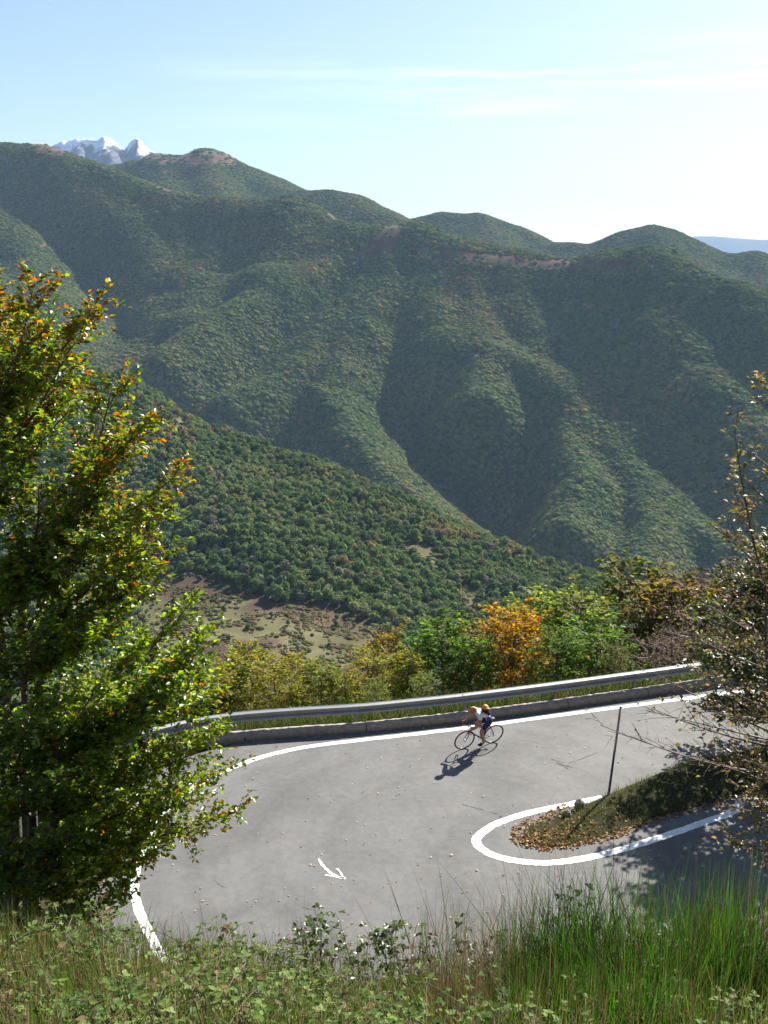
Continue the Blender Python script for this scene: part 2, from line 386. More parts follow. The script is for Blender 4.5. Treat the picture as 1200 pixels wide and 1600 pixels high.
def snow_cols(V):
    n = fbm(V[:, 0] / 130, V[:, 1] / 130, 5, 61); zr = (V[:, 2] - 770) / 150
    n2 = fbm(V[:, 0] / 55, V[:, 1] / 160, 4, 62); s = np.clip((zr + 1.3 * (n - .5) + 1.9 * (n2 - .55) - .06) * 5, 0, 1)[:, None]
    return np.array((.11, .11, .12)) * (1 - s) + np.array((.85, .86, .88)) * s

SNOW = [RL([(40, 250, 7100), (100, 223, 7000), (128, 219, 6980), (163, 215, 6950), (182, 224, 6900), (197, 234, 6850), (213, 221, 6800), (236, 233, 6750), (262, 243, 6700), (330, 262, 6600)], .75, 20, 0),
        RL([(163, 215, 6950), (172, 240, 6500), (180, 260, 6200)], .9, 15, 0), RL([(213, 221, 6800), (222, 245, 6400), (235, 262, 6100)], .9, 15, 0), RL([(128, 219, 6980), (120, 240, 6600)], .9, 15, 0)]
def snow_h(x, y): return ridge_h(x, y, SNOW, 20, 100) + 70 * (fbm(x / 260, y / 260, 5, 71) - .5) - 110 * np.abs(fbm(x / 170, y / 300, 4, 73) - .5) - 50 * np.abs(fbm(x / 50, y / 110, 3, 74) - .5)
FAR = [RL([(900, 384, 17600), (1000, 377, 17500), (1085, 369, 17400), (1130, 371, 17300), (1165, 374, 17300), (1210, 377, 17200), (1300, 384, 17200), (1500, 390, 17200)], .35, 100, 0)]
def far_h(x, y): return ridge_h(x, y, FAR, 20, -420) + 70 * (fbm(x / 900, y / 900, 5, 81) - .5)

grid_terrain('far_blue_hills', far_h, 2600, 11000, 15500, 18800, 80, far_cols, M['terrain'])
grid_terrain('snowy_mountain', snow_h, -2700, -900, 6200, 7300, 11, snow_cols, M['terrain'])
grid_terrain('back_hills', hills_h, -1500, 1700, 2150, 3700, 12, lambda V: ground_cols(V, hill_clear, 0), M['terrain'])
grid_terrain('mountain', wall_h, -1312, 1008, 1000, 2904, 8, lambda V: ground_cols(V, wall_clear, 0), M['terrain'])
grid_terrain('valley_hill', mid_h, -620, 520, 37, 1180, 6, mid_cols, M['terrain'])

# ------------------------------------------------------------------ forest
def icosphere(n):
    import bmesh
    bm = bmesh.new(); bmesh.ops.create_icosphere(bm, subdivisions=n, radius=1)
    V = np.array([v.co[:] for v in bm.verts]); F = np.array([[v.index for v in f.verts] for f in bm.faces]); bm.free(); return V, F
IV, IF = icosphere(2); IV3, IF3 = icosphere(1)
def leafquads(P, D, Nn, size, rng, w=.55, fold=.12):
    """P base, D direction, Nn normal -> 4 verts 2 tris per leaf"""
    D = D / (np.linalg.norm(D, axis=1)[:, None] + 1e-9); S = np.cross(D, Nn); S /= (np.linalg.norm(S, axis=1)[:, None] + 1e-9)
    U = np.cross(S, D); L = np.asarray(size)[:, None]
    a = P; b = P + D * L * .45 + S * L * w * .5 + U * L * fold; c = P + D * L; d = P + D * L * .45 - S * L * w * .5 + U * L * fold
    V = np.stack([a, b, c, d], 1).reshape(-1, 3); i = np.arange(len(P))[:, None] * 4
    F = np.concatenate([i + np.array((0, 1, 2)), i + np.array((0, 2, 3))], 0); return V, F
def crown_mesh(name, rng, nleaf, leaf, lumps=9, tall=1.0, blob=.8):
    """unit crown (radius ~1, base at z=0): lumpy core plus loose leaf clumps"""
    cs = []; 
    for i in range(lumps):
        v = rng.normal(size=3); v /= np.linalg.norm(v); q = rng.uniform(.35, .62)
        cs.append((v[0] * q, v[1] * q, 1.0 * tall + v[2] * q * tall * .95, rng.uniform(.34, .5)))
    cs.append((0, 0, 1.0 * tall, .62)); cs = np.array(cs)
    V = []; F = []; C = []; n0 = 0
    for c in cs:
        rr = c[3] * blob * (1 + .22 * rng.normal(size=(len(IV3), 1))); P = IV3 * rr; P[:, 2] *= tall ** .5; P += c[:3]
        V.append(P); F.append(IF3 + n0); n0 += len(P); C.append(np.full((len(P), 3), .62))
    w = cs[:, 3] ** 2; k = rng.choice(len(cs), nleaf, p=w / w.sum())
    v = rng.normal(size=(nleaf, 3)); v /= np.linalg.norm(v, axis=1)[:, None]
    P = cs[k, :3] + v * cs[k, 3:4] * rng.uniform(.8, 1.12, (nleaf, 1))
    D = rng.normal(size=(nleaf, 3)) + v * .6; Nn = v + .4 * rng.normal(size=(nleaf, 3)) + np.array((0, 0, .5))
    lv, lf = leafquads(P, D, Nn, leaf * rng.uniform(.6, 1.4, nleaf), rng, .9, .1)
    V.append(lv); F.append(lf + n0); cc = rng.uniform(.75, 1.3, nleaf); C.append(np.repeat(cc, 4)[:, None] * np.ones(3))
    return mesh(name, np.concatenate(V), np.concatenate(F), False, np.concatenate(C))

def cap_mesh(name, rng, nleaf, leaf):
    """broad rounded crown for the far woods: a lumpy dome with a ragged skin of leaf clumps"""
    lump = rng.normal(size=(7, 3)); lump /= np.linalg.norm(lump, axis=1)[:, None]
    f = 1 + .28 * np.maximum(0, (IV @ lump.T - .55) / .45).max(1) + .07 * rng.normal(size=len(IV))
    P = IV * f[:, None]; P[:, 2] = P[:, 2] * .40 + .12
    v = rng.normal(size=(nleaf, 3)); v[:, 2] = np.abs(v[:, 2]) * .9 - .1; v /= np.linalg.norm(v, axis=1)[:, None]
    Q = v * rng.uniform(.95, 1.2, (nleaf, 1)); Q[:, 2] = Q[:, 2] * .42 + .12
    lv, lf = leafquads(Q, rng.normal(size=(nleaf, 3)), v * np.array((.6, .6, 1.8)) + .25 * rng.normal(size=(nleaf, 3)), leaf * rng.uniform(.6, 1.4, nleaf), rng, .9, .08)
    c = np.concatenate([np.full(len(P), .9), np.repeat(rng.uniform(.75, 1.35, nleaf), 4)])[:, None] * np.ones(3)
    return mesh(name, np.concatenate([P, lv]), np.concatenate([IF, lf + len(P)]), False, c)
protos = bpy.data.collections.new('forest_kinds')
for i in range(5):
    me = cap_mesh('crown_kind', np.random.default_rng(100 + i), 56, .36); me.materials.append(M['forest'])
    protos.objects.link(bpy.data.objects.new('crown_kind_%d' % i, me))
fine = bpy.data.collections.new('forest_kinds_fine')
for i in range(5):
    me = crown_mesh('crown_kind_fine', np.random.default_rng(200 + i), 420, .26, 12, tall=(.9, 1.1, 1.25, 1.0, 1.4)[i]); me.materials.append(M['forest'])
    fine.objects.link(bpy.data.objects.new('crown_kind_fine_%d' % i, me))

def forest_group(coll):
    g = bpy.data.node_groups.new('forest_scatter', 'GeometryNodeTree')
    g.interface.new_socket('Geometry', in_out='INPUT', socket_type='NodeSocketGeometry'); g.interface.new_socket('Geometry', in_out='OUTPUT', socket_type='NodeSocketGeometry')
    N = lambda t: g.nodes.new(t); a, z = N('NodeGroupInput'), N('NodeGroupOutput')
    mp = N('GeometryNodeMeshToPoints'); ci = N('GeometryNodeCollectionInfo'); ci.inputs[0].default_value = coll
    ci.inputs['Separate Children'].default_value = True; ci.inputs['Reset Children'].default_value = True
    io = N('GeometryNodeInstanceOnPoints'); io.inputs['Pick Instance'].default_value = True
    def attr(n, t):
        q = N('GeometryNodeInputNamedAttribute'); q.data_type = t; q.inputs['Name'].default_value = n
        return next(o for o in q.outputs if o.enabled and o.name == 'Attribute')
    L = g.links.new
    L(a.outputs[0], mp.inputs[0]); L(mp.outputs[0], io.inputs['Points']); L(ci.outputs[0], io.inputs['Instance'])
    L(attr('kind', 'INT'), io.inputs['Instance Index']); L(attr('rot', 'FLOAT_VECTOR'), io.inputs['Rotation']); L(attr('scl', 'FLOAT_VECTOR'), io.inputs['Scale'])
    L(io.outputs[0], z.inputs[0]); return g
def scatter(name, P, S, T, coll, label, rng, fn=None, lean=.85):
    me = bpy.data.meshes.new(name); me.vertices.add(len(P)); me.vertices.foreach_set('co', P.astype(np.float32).ravel())
    n = len(P)
    a = me.attributes.new('kind', 'INT', 'POINT'); a.data.foreach_set('value', rng.integers(0, 5, n).astype(np.int32))
    r = np.zeros((n, 3), np.float32); r[:, 2] = rng.uniform(0, 6.28, n); r[:, :2] = rng.normal(0, .08, (n, 2))
    if fn is not None:                                   # crowns lean out along the slope they grow on
        e = 8.0; nx = (fn(P[:, 0] - e, P[:, 1]) - fn(P[:, 0] + e, P[:, 1])) / (2 * e) * lean; ny = (fn(P[:, 0], P[:, 1] - e) - fn(P[:, 0], P[:, 1] + e)) / (2 * e) * lean
        Z = np.stack([nx, ny, np.ones(n)], -1) + rng.normal(0, .10, (n, 3)); Z /= np.linalg.norm(Z, axis=1)[:, None]
        h = rng.uniform(0, 6.28, n); X = np.stack([np.cos(h), np.sin(h), np.zeros(n)], -1); X -= Z * (X * Z).sum(1)[:, None]; X /= np.linalg.norm(X, axis=1)[:, None]
        Y = np.cross(Z, X)                               # columns X,Y,Z -> XYZ euler
        r[:, 0] = np.arctan2(Y[:, 2], Z[:, 2]); r[:, 1] = np.arcsin(np.clip(-X[:, 2], -1, 1)); r[:, 2] = np.arctan2(X[:, 1], X[:, 0])
    a = me.attributes.new('rot', 'FLOAT_VECTOR', 'POINT'); a.data.foreach_set('vector', r.ravel())
    a = me.attributes.new('scl', 'FLOAT_VECTOR', 'POINT'); a.data.foreach_set('vector', S.astype(np.float32).ravel())
    a = me.attributes.new('tint', 'FLOAT_VECTOR', 'POINT'); a.data.foreach_set('vector', T.astype(np.float32).ravel())
    o = bpy.data.objects.new(name, me); col.objects.link(o)
    md = o.modifiers.new('scatter', 'NODES'); md.node_group = forest_group(coll)
    tag(o, label, 'forest', kind='stuff'); return o
def jitter_pts(x0, x1, y0, y1, s, rng):
    gx, gy = np.meshgrid(np.arange(x0, x1, s), np.arange(y0, y1, s)); x = gx.ravel() + rng.uniform(-.5, .5, gx.size) * s; y = gy.ravel() + rng.uniform(-.5, .5, gx.size) * s
    return x, y
def inframe(V, m=90, bottom=1250):
    px, py = proj(V); return (px > -m) & (px < 1200 + m) & (py < bottom) & (py > -50)
def visible(fn, V, top, n=26, far_pull=.97):
    """keep trees whose top can be seen over the same terrain (coarse march toward the camera)"""
    ok = np.ones(len(V), bool); o = np.array((0, 0, CAM_Z)); t = V + np.array((0, 0, top))
    for s in np.linspace(.55, far_pull, n):
        q = o + (t - o) * s; ok &= fn(q[:, 0], q[:, 1]) < q[:, 2] + 4
    return ok
def tints(V, rng, seed, autumn=.0, scale=140):
    n = len(V); a = fbm(V[:, 0] / scale, V[:, 1] / scale, 4, seed); b = fbm(V[:, 0] / 45, V[:, 1] / 45, 3, seed + 9)
    g = np.array((.060, .088, .030)); o = np.array((.094, .102, .036)); r = np.array((.125, .085, .038)); dk = np.array((.040, .062, .026)); gy = np.array((.098, .088, .066))
    t = np.clip((b - .35) * 2.4 + rng.normal(0, .25, n), 0, 1)[:, None]; c = g * (1 - t) + o * t
    d = (rng.uniform(size=n) < .22)[:, None]; c = np.where(d, dk, c)
    p = np.clip((a - .56 + autumn) * 2.2, 0, .8) + .012
    m = rng.uniform(size=n) < p; c[m] = r * rng.uniform(.7, 1.2, (m.sum(), 1)) * .8 + c[m] * .3
    m = rng.uniform(size=n) < .05; c[m] = gy * .8 + c[m] * .2
    return np.array((1.68, 1.66, 1.62)) * c * rng.uniform(.86, 1.16, (n, 1))
rng = np.random.default_rng(11)
# the far mountain's wood
x, y = jitter_pts(-1250, 980, 1010, 2880, 4.3, rng); V = np.stack([x, y, wall_h(x, y)], -1); V = V[inframe(V)]
V = V[~wall_clear(V) | (rng.uniform(size=len(V)) < .10)]; V = V[visible(wall_h, V, 12)]
px, py = proj(V)
s = rng.uniform(1.9, 3.3, len(V)) * (.8 + .5 * fbm(V[:, 0] / 70, V[:, 1] / 70, 2, 98)) * rng.choice([1, 1.5], len(V), p=[.87, .13]); s *= np.where(inpoly(px, py, [(610, 330), (1000, 380), (1000, 412), (640, 385)]), 1.25, 1)
S = np.stack([s, s, s * rng.uniform(.7, 1.35, len(V))], -1)
au = .10 * np.exp(-((px - 760) / 120) ** 2 - ((py - 500) / 80) ** 2) + .10 * np.exp(-((px - 350) / 80) ** 2 - ((py - 370) / 70) ** 2) + .05 * (py < 330)
scatter('mountain_forest', V - np.array((0, 0, 1)), S, tints(V, rng, 91, au), protos, 'green and russet wood covering the whole far mountainside', rng, wall_h); N_WALL = len(V)
x, y = jitter_pts(-1450, 1650, 2200, 3500, 7.5, rng); V = np.stack([x, y, hills_h(x, y)], -1); V = V[inframe(V)]; V = V[~hill_clear(V) | (rng.uniform(size=len(V)) < .16)]
def hv(x, y): return np.where(y > 2300, hills_h(x, y), wall_h(x, y))
V = V[visible(hv, V, 14, 22)]
s = rng.uniform(3.6, 5.6, len(V)); S = np.stack([s, s, s * .8], -1)
scatter('hilltop_forest', V - np.array((0, 0, .5)), S, tints(V, rng, 95, .02), protos, 'dark wood on the hilltops behind the mountain crest', rng, hills_h); N_BACK = len(V)
# the wooded ridge across the valley
def mid_pts(s, y0, y1):
    x, y = jitter_pts(-600, 500, y0, y1, s, rng); V = np.stack([x, y, mid_h(x, y)], -1); V = V[inframe(V, 120, 1120)]
    m, c = mid_clear(V); sparse = m & (rng.uniform(size=len(V)) < .90); V = V[~(sparse | c)]; 
    return V
V = mid_pts(4.5, 330, 1000); V = V[visible(mid_h, V, 9)]
md, _ = mid_clear(V); s = rng.uniform(1.9, 3.5, len(V)) * (.75 + .55 * fbm(V[:, 0] / 40, V[:, 1] / 40, 2, 99)); s[md] *= .5
sz = s * rng.uniform(.8, 1.3, len(V))
T = tints(V, rng, 97, -.05, 90) * np.array((1.5, 1.5, 1.6))
order = np.argsort(np.hypot(V[:, 0], V[:, 1]) / s)          # those that show largest first
big = order[:230]; rest = order[230:]
scatter('ridge_forest', (V - np.array((0, 0, .6)))[rest], np.stack([s, s, sz], -1)[rest], T[rest], fine, 'dense green wood on the near ridge across the valley', rng, mid_h, .5); N_MID = len(V)
kinds = []
for i, o in enumerate(fine.objects):
    me = o.data.copy(); me.name = 'round_tree'; me.materials.clear(); me.materials.append(M['forest_tree']); kinds.append(me)
for k in big:
    o = bpy.data.objects.new('woodland_tree', kinds[int(rng.integers(5))]); col.objects.link(o)
    o.location = V[k] - np.array((0, 0, .5)); o.scale = (s[k], s[k], sz[k]); o.rotation_euler = (0, 0, rng.uniform(0, 6.28)); o.color = (*T[k], 1)
    tag(o, 'small round tree low on the near ridge across the valley', 'tree', 'trees low on the near ridge')
x, y = jitter_pts(-260, 140, 380, 760, 1.7, rng); Vm = np.stack([x, y, mid_h(x, y)], -1); mm, _ = mid_clear(Vm); q = fbm(x / 9, y / 9, 3, 46); mm = mm | _; Vm = Vm[mm & (q + rng.normal(0, .07, len(x)) > .47)]
sm = rng.uniform(.35, 1.25, len(Vm)) * rng.choice([.6, 1, 1.6], len(Vm), p=[.5, .38, .12]); pal = np.array([(.15, .14, .06), (.11, .115, .045), (.12, .07, .045), (.06, .08, .03), (.17, .15, .09)]); Tm = pal[rng.choice(5, len(Vm), p=[.3, .25, .2, .15, .1])] * rng.uniform(.7, 1.2, (len(Vm), 1))
scatter('meadow_scrub', Vm, np.stack([sm, sm, sm * .9], -1), Tm, protos, 'low tan and rusty scrub over the clearing across the valley', rng, mid_h, .6)
print('FOREST', N_WALL, N_BACK, N_MID)
#@@NEAR
# ------------------------------------------------------------------ road and near ground
def spline(P, n=12):
    P = np.array(P, float); Q = []
    for i in range(len(P) - 1):
        p0 = P[max(i - 1, 0)]; p1 = P[i]; p2 = P[i + 1]; p3 = P[min(i + 2, len(P) - 1)]
        for k in range(n):
            t = k / n; Q.append(.5 * ((2 * p1) + (-p0 + p2) * t + (2 * p0 - 5 * p1 + 4 * p2 - p3) * t * t + (-p0 + 3 * p1 - 3 * p2 + p3) * t ** 3))
    Q.append(P[-1]); return np.array(Q)
def offset(C, d):
    T = np.gradient(C[:, :2], axis=0); T /= np.linalg.norm(T, axis=1)[:, None]; d = np.broadcast_to(np.asarray(d, float), (len(C),))
    O = C.copy(); O[:, 0] += T[:, 1] * d; O[:, 1] -= T[:, 0] * d; return O          # to the right of travel
def strip(C, w, z, name, m, parent, rng=None, ragged=0.0):
    """painted strip: two ragged edges"""
    n = len(C); a = offset(C, w / 2); b = offset(C, -w / 2)
    if rng is not None:
        a = offset(C, w / 2 + rng.uniform(-ragged, ragged, n)); b = offset(C, -w / 2 + rng.uniform(-ragged, ragged, n))
    V = np.concatenate([a, b]); V[:, 2] = z; i = np.arange(n - 1)
    F = np.stack([i, i + 1, i + 1 + n, i + n], -1); return obj(name, mesh(name, V, F), m, parent)
G = lambda L: [gnd(*p) for p in L]
OUT = spline([np.array((24, 35.6, 0))] + G([(1200, 1075), (1120, 1085), (1000, 1101), (870, 1118), (740, 1136), (640, 1148), (560, 1157), (480, 1167), (420, 1180), (370, 1197), (320, 1220), (280, 1246), (250, 1275),
     (230, 1308), (216, 1345), (210, 1385), (216, 1420), (236, 1462), (266, 1505)]) + [np.array(p) for p in ((-2.4, 16.7, 0), (0, 15.8, 0), (3, 15.7, 0), (8, 17.3, 0), (14, 19.6, 0), (24, 24, 0))], 8)
INN = spline(G([(942, 1246), (885, 1258), (840, 1267), (800, 1278), (770, 1290), (751, 1303), (744, 1314), (752, 1326), (775, 1338), (812, 1346), (862, 1348), (920, 1340), (980, 1325), (1040, 1306), (1100, 1285), (1150, 1265)]) +
     [np.array(p) for p in ((10.2, 25.6, 0), (14, 27.6, 0), (24, 31, 0))], 8)

def asphalt():
    m, nt, N, out = mat('asphalt')
    t = N('ShaderNodeTexCoord').outputs['Object']
    big = N('ShaderNodeTexNoise', {'Vector': t, 'Scale': .45, 'Detail': 8, 'Roughness': .65, 'Distortion': .6})
    # tyre-polished rings following the bend
    mp = N('ShaderNodeMapping', {'Vector': t, 'Location': (-1.9, -22.9, 0)})
    ln = N('ShaderNodeVectorMath', {0: mp.outputs[0]}, operation='LENGTH')
    w = N('ShaderNodeTexNoise', {'W': ln.outputs['Value'], 'Scale': 1.1, 'Detail': 3}, noise_dimensions='1D')
    fine = N('ShaderNodeTexNoise', {'Vector': t, 'Scale': 70, 'Detail': 4, 'Roughness': .8})
    mid = N('ShaderNodeTexNoise', {'Vector': t, 'Scale': 4.5, 'Detail': 8, 'Roughness': .7})
    w2 = N('ShaderNodeMath', {0: w.outputs[0], 1: .6, 2: .2}, operation='MULTIPLY_ADD'); a = N('ShaderNodeMath', {0: big.outputs[0], 1: w2.outputs[0]}, operation='ADD'); b = N('ShaderNodeMath', {0: a.outputs[0], 1: mid.outputs[0]}, operation='ADD')
    mr = N('ShaderNodeMapRange', {0: b.outputs[0], 1: 1.2, 2: 1.72, 3: 0, 4: 1})
    c = N('ShaderNodeMix', {0: mr.outputs[0], 6: (.090, .0885, .086, 1), 7: (.140, .137, .132, 1)}, data_type='RGBA')
    vo = N('ShaderNodeTexNoise', {'Vector': t, 'Scale': .22, 'Detail': 2, 'Distortion': 1.5}); vr = N('ShaderNodeMapRange', {0: vo.outputs[0], 1: .52, 2: .60, 3: 1.0, 4: .86})
    c = N('ShaderNodeMix', {0: 1.0, 6: c.outputs[2], 7: vr.outputs[0]}, data_type='RGBA', blend_type='MULTIPLY')
    mf = N('ShaderNodeMapRange', {0: fine.outputs[0], 1: .3, 2: .7, 3: .72, 4: 1.28})
    c2 = N('ShaderNodeMix', {0: 1.0, 6: c.outputs[2], 7: mf.outputs[0]}, data_type='RGBA', blend_type='MULTIPLY')
    bp = N('ShaderNodeBump', {'Height': fine.outputs[0], 'Strength': .35, 'Distance': .01})
    p = N('ShaderNodeBsdfPrincipled', {'Base Color': c2.outputs[2], 'Roughness': .82, 'Specular IOR Level': .3, 'Normal': bp.outputs[0]})
    nt.links.new(p.outputs[0], out.inputs[0]); return m
M['asphalt'] = asphalt()
M['crack'] = simple('crack', (.03, .03, .03), .95)
def flat_poly(name, P, z, m):
    from mathutils.geometry import tessellate_polygon
    P = [Vector((float(p[0]), float(p[1]), z)) for p in P]; T = tessellate_polygon([P])
    V = np.array([p[:] for p in P]); F = np.array(T)
    A = V[F[:, 0]]; n = np.cross(V[F[:, 1]] - A, V[F[:, 2]] - A)[:, 2] < 0; F[n] = F[n][:, ::-1]
    return obj(name, mesh(name, V, F), m)
SH = np.interp(np.arange(len(OUT)), [0, 60, 85, 110, 150, 200], [.85, .85, 1.5, 1.2, .8, .8])
EDGE = offset(OUT, -SH) if False else offset(OUT, SH)
road = tag(flat_poly('road', EDGE, 0.0, M['asphalt']), kind='structure')
rr = np.random.default_rng(5)
strip(OUT, .21, .006, 'edge_line', M['line'], road, rr, .012)
strip(INN, .235, .006, 'edge_line', M['line'], road, rr, .012)
for pl in ([(860, 1186), (885, 1192), (905, 1187), (935, 1176)], [(870, 1190), (888, 1202)], [(722, 1257), (745, 1263), (778, 1273)], [(868, 1193), (880, 1196), (900, 1200)], [(335, 1375), (345, 1384), (356, 1388)]):
    strip(spline(G(pl), 5), .009, .004, 'crack', M['crack'], road, rr, .012)
# race arrow sprayed on the asphalt
ar = empty('road_arrow', gnd(520, 1360)); tag(ar, 'small white arrow sprayed on the grey asphalt in the bend', 'road arrow')
for k, pl in enumerate(([(498, 1342), (504, 1352), (514, 1362), (526, 1369), (537, 1372)], [(508, 1367), (522, 1370), (538, 1373)], [(527, 1357), (533, 1365), (539, 1374)])):
    C = spline(G(pl), 5) - gnd(520, 1360); o = strip(C, .05 if k else .06, .006, 'arrow_shaft' if k == 0 else 'arrow_barb', M['line'], ar, rr, .014)

FX = [-60, -10, -5, -2.5, 0, 3, 8, 14, 30]; FY = [17.2, 17.2, 16.2, 15.4, 14.8, 14.8, 16.2, 18.6, 26]
def near_h(x, y):
    d = np.interp(x, FX, FY) - y
    z = np.interp(d, [-.2, 0, .6, 6.2, 14.8, 30], [-.06, 0, .45, 6.7, 11.9, 17])
    z = np.where(d > 0, z + .25 * (fbm(x / 1.7, y / 1.7, 3, 7) - .5) * np.clip(d, 0, 1), -.06)
    # the outer (valley) side falls away beyond the kerb
    yk = np.interp(x, [-60, -12, -8, -6.5, -4, 0, 4, 9, 14, 24, 40], [17, 18, 20, 28.5, 30.0, 30.9, 31.9, 33.4, 34.9, 37.2, 41])
    e = np.where(y > yk, y - yk, 0); xl = np.maximum(0, -7.8 - x) * (y > 17.5)
    fall = np.maximum(e * .62, xl * .5) + .06
    return np.where((e > 0) | (xl > 0), -fall, z)
def near_cols(V):
    n = fbm(V[:, 0] / 1.1, V[:, 1] / 1.1, 4, 77)[:, None]; a = np.array((.03, .035, .014)); b = np.array((.065, .055, .03)); return a * (1 - n) + b * n
grid_terrain('ground', near_h, -45, 40, -14, 41, .5, near_cols, M['soil'])

# ------------------------------------------------------------------ kerb wall and guard rail
KB = spline(G([(150, 1212), (240, 1186), (341, 1163), (454, 1152), (560, 1145), (640, 1137), (722, 1128), (860, 1110), (1000, 1090), (1110, 1074), (1250, 1056), (1400, 1040)]), 14)
def arclen(C): return np.concatenate([[0], np.cumsum(np.linalg.norm(np.diff(C[:, :2], axis=0), axis=1))])
S_ = arclen(KB); ofs = lambda s, d, z: None
def along(s):
    s = np.asarray(s, float); return np.stack([np.interp(s, S_, KB[:, 0]), np.interp(s, S_, KB[:, 1]), np.zeros(s.shape)], -1)
def s_of_px(px):
    q, _ = proj(KB); return float(np.interp(px, q, S_))
def sweep(C, prof, cap=True, rng=None, rough=0.0):
    n, k = len(C), len(prof); V = []
    for (o, z) in prof:
        P = offset(C, -o); P[:, 2] += z
        if rng is not None: P += rng.uniform(-rough, rough, P.shape)
        V.append(P)
    V = np.stack(V, 1).reshape(-1, 3)
    F = [(i * k + j, i * k + (j + 1) % k, (i + 1) * k + (j + 1) % k, (i + 1) * k + j) for i in range(n - 1) for j in range(k)]
    if cap: F += [tuple(range(k))[::-1], tuple((n - 1) * k + j for j in range(k))]
    return V, F
kw = empty('kerb_wall', along(s_of_px(735))); tag(kw, 'low rough concrete kerb wall under the guard rail', 'kerb wall')
posts_px = [150, 255, 370, 560, 735, 878, 1003, 1122, 1235]; ps = [s_of_px(p) for p in posts_px]
rr = np.random.default_rng(9)
edges = [0.0] + [p + .25 for p in ps[1:-1]] + [S_[-1]]
for a, b in zip(edges[:-1], edges[1:]):
    n = max(4, int((b - a) / .11)); C = along(np.linspace(a + .015, b - .015, n)); h = .21 + rr.uniform(-.015, .015)
    V, F = sweep(C, [(0, -.05), (0, h * .4), (0.01, h - .035), (.04, h), (.16, h + .012), (.29, h + .006), (.38, h - .03), (.40, -.3)], True, rr, .014)
    o = obj('concrete_block', mesh('concrete_block', V - np.array(along(s_of_px(735))), F), M['concrete'], kw)
gr = empty('guard_rail', along(s_of_px(735))); tag(gr, 'galvanised steel guard rail along the outer edge of the bend', 'guard rail'); G0 = np.array(gr.location)
WP = [(0.115, .0), (.10, .012), (.02, .045), (.02, .09), (.10, .135), (.10, .175), (.02, .22), (.02, .265), (.10, .298), (.115, .31)]
WP = [(o + .30, z * 1.08 + .43) for o, z in WP]; WP2 = WP + [(o + .012, z) for o, z in WP[::-1]]
for k, (a, b) in enumerate(zip(ps[:-1], ps[1:])):
    n = 10; C = along(np.linspace(a - .12, b + .12, n)); 
    C = offset(C, -.012 * (k % 2)); C[:, 2] += rr.uniform(-.006, .006)
    V, F = sweep(C, WP2); be = obj('rail_beam', mesh('rail_beam', V - G0, F), M['steel'], gr)
for p in ps:
    c = along(p) ; T = along(p + .1) - along(p - .1); ang = math.atan2(T[1], T[0]); R = Matrix.Rotation(ang, 3, 'Z')
    nrm = np.array((-math.sin(ang), math.cos(ang), 0)); b = MB(); q = c + nrm * .475 - G0
    b.box(q + (0, 0, .2), (.11, .012, 1.0), R); b.box(q + (0, 0, .2) - np.array(R @ Vector((.05, -.03, 0))), (.012, .06, 1.0), R); b.box(q + (0, 0, .2) + np.array(R @ Vector((.05, .03, 0))), (.012, .06, 1.0), R)
    b.build('post', M['rust_steel'], gr)
    sp = MB(); sp.box(c + nrm * .43 - G0 + (0, 0, .60), (.09, .05, .14), R); sp.build('spacer', M['rust_steel'], gr)
    for dx in (-.09, .09):
        for dz in (.49, .70):
            bb = MB(); bb.sphere(c + nrm * .332 + np.array(R @ Vector((dx, 0, 0))) - G0 + (0, 0, dz), (.03, .022, .03), 6, 4); bb.build('bolt', M['rust_steel'], gr)

# leaning snow pole
B = gnd(951, 1241); Tp = at(970, 1104, B[1] + .25); sp = empty('snow_pole', B); tag(sp, 'thin leaning snow pole at the edge of the inner verge', 'pole')
ax = Tp - B; M['pole_dark'] = simple('pole_dark', (.05, .05, .05), .6); M['pole_pale'] = simple('pole_pale', (.32, .24, .23), .6, var=.3, scale=6)
for a, b, m, nm in ((-.1, .5, 'pole_dark', 'lower_pole'), (.5, .985, 'pole_pale', 'upper_pole'), (.985, 1.0, 'pole_dark', 'cap')):
    t = MB(); t.tube([ax * a, ax * b], .033 if nm != 'cap' else .037, 8); t.build(nm, M[m], sp, True)

# ------------------------------------------------------------------ inner verge (mound between the two legs of the road)
IC = spline(G([(803, 1319), (850, 1306), (910, 1290), (980, 1262), (1060, 1234), (1140, 1208)]) + [np.array((11.5, 26.8, 0)), np.array((24, 32.8, 0))], 8); SI = arclen(IC)
def verge_frame(s): return np.stack([np.interp(s, SI, IC[:, 0]), np.interp(s, SI, IC[:, 1])], -1)
def verge_pt(s, t):
    """s metres from the tip, t in -1..1 across -> point on the mound"""
    s = np.asarray(s, float); t = np.asarray(t, float); c = verge_frame(s); e = verge_frame(s + .2) - verge_frame(s - .2); e /= np.linalg.norm(e, axis=-1)[..., None] + 1e-9
    hw = np.interp(s, [0, .3, 1, 2, 4, 7, 12, 20], [.03, .32, .55, .72, .85, 1.1, 1.5, 2]); hh = np.interp(s, [0, .6, 1.8, 3.2, 5, 8, 20], [.01, .02, .05, .09, .14, .26, .5])
    x = c[..., 0] - e[..., 1] * hw * t; y = c[..., 1] + e[..., 0] * hw * t; z = hh * (1 - np.abs(t) ** 2.4) * (.75 + .5 * vnoise(x * 2.3, y * 2.3, 4)) + .004
    return np.stack([x, y, z], -1)
ss, tt = np.meshgrid(np.linspace(0, SI[-1] - .5, 90), np.linspace(-1, 1, 17), indexing='ij'); VV = verge_pt(ss, tt); VV[:, 0, 2] = -.03; VV[:, -1, 2] = -.03; VV[0, :, 2] = -.03
i = np.arange(90 * 17).reshape(90, 17); F = np.stack([i[:-1, :-1], i[1:, :-1], i[1:, 1:], i[:-1, 1:]], -1).reshape(-1, 4)
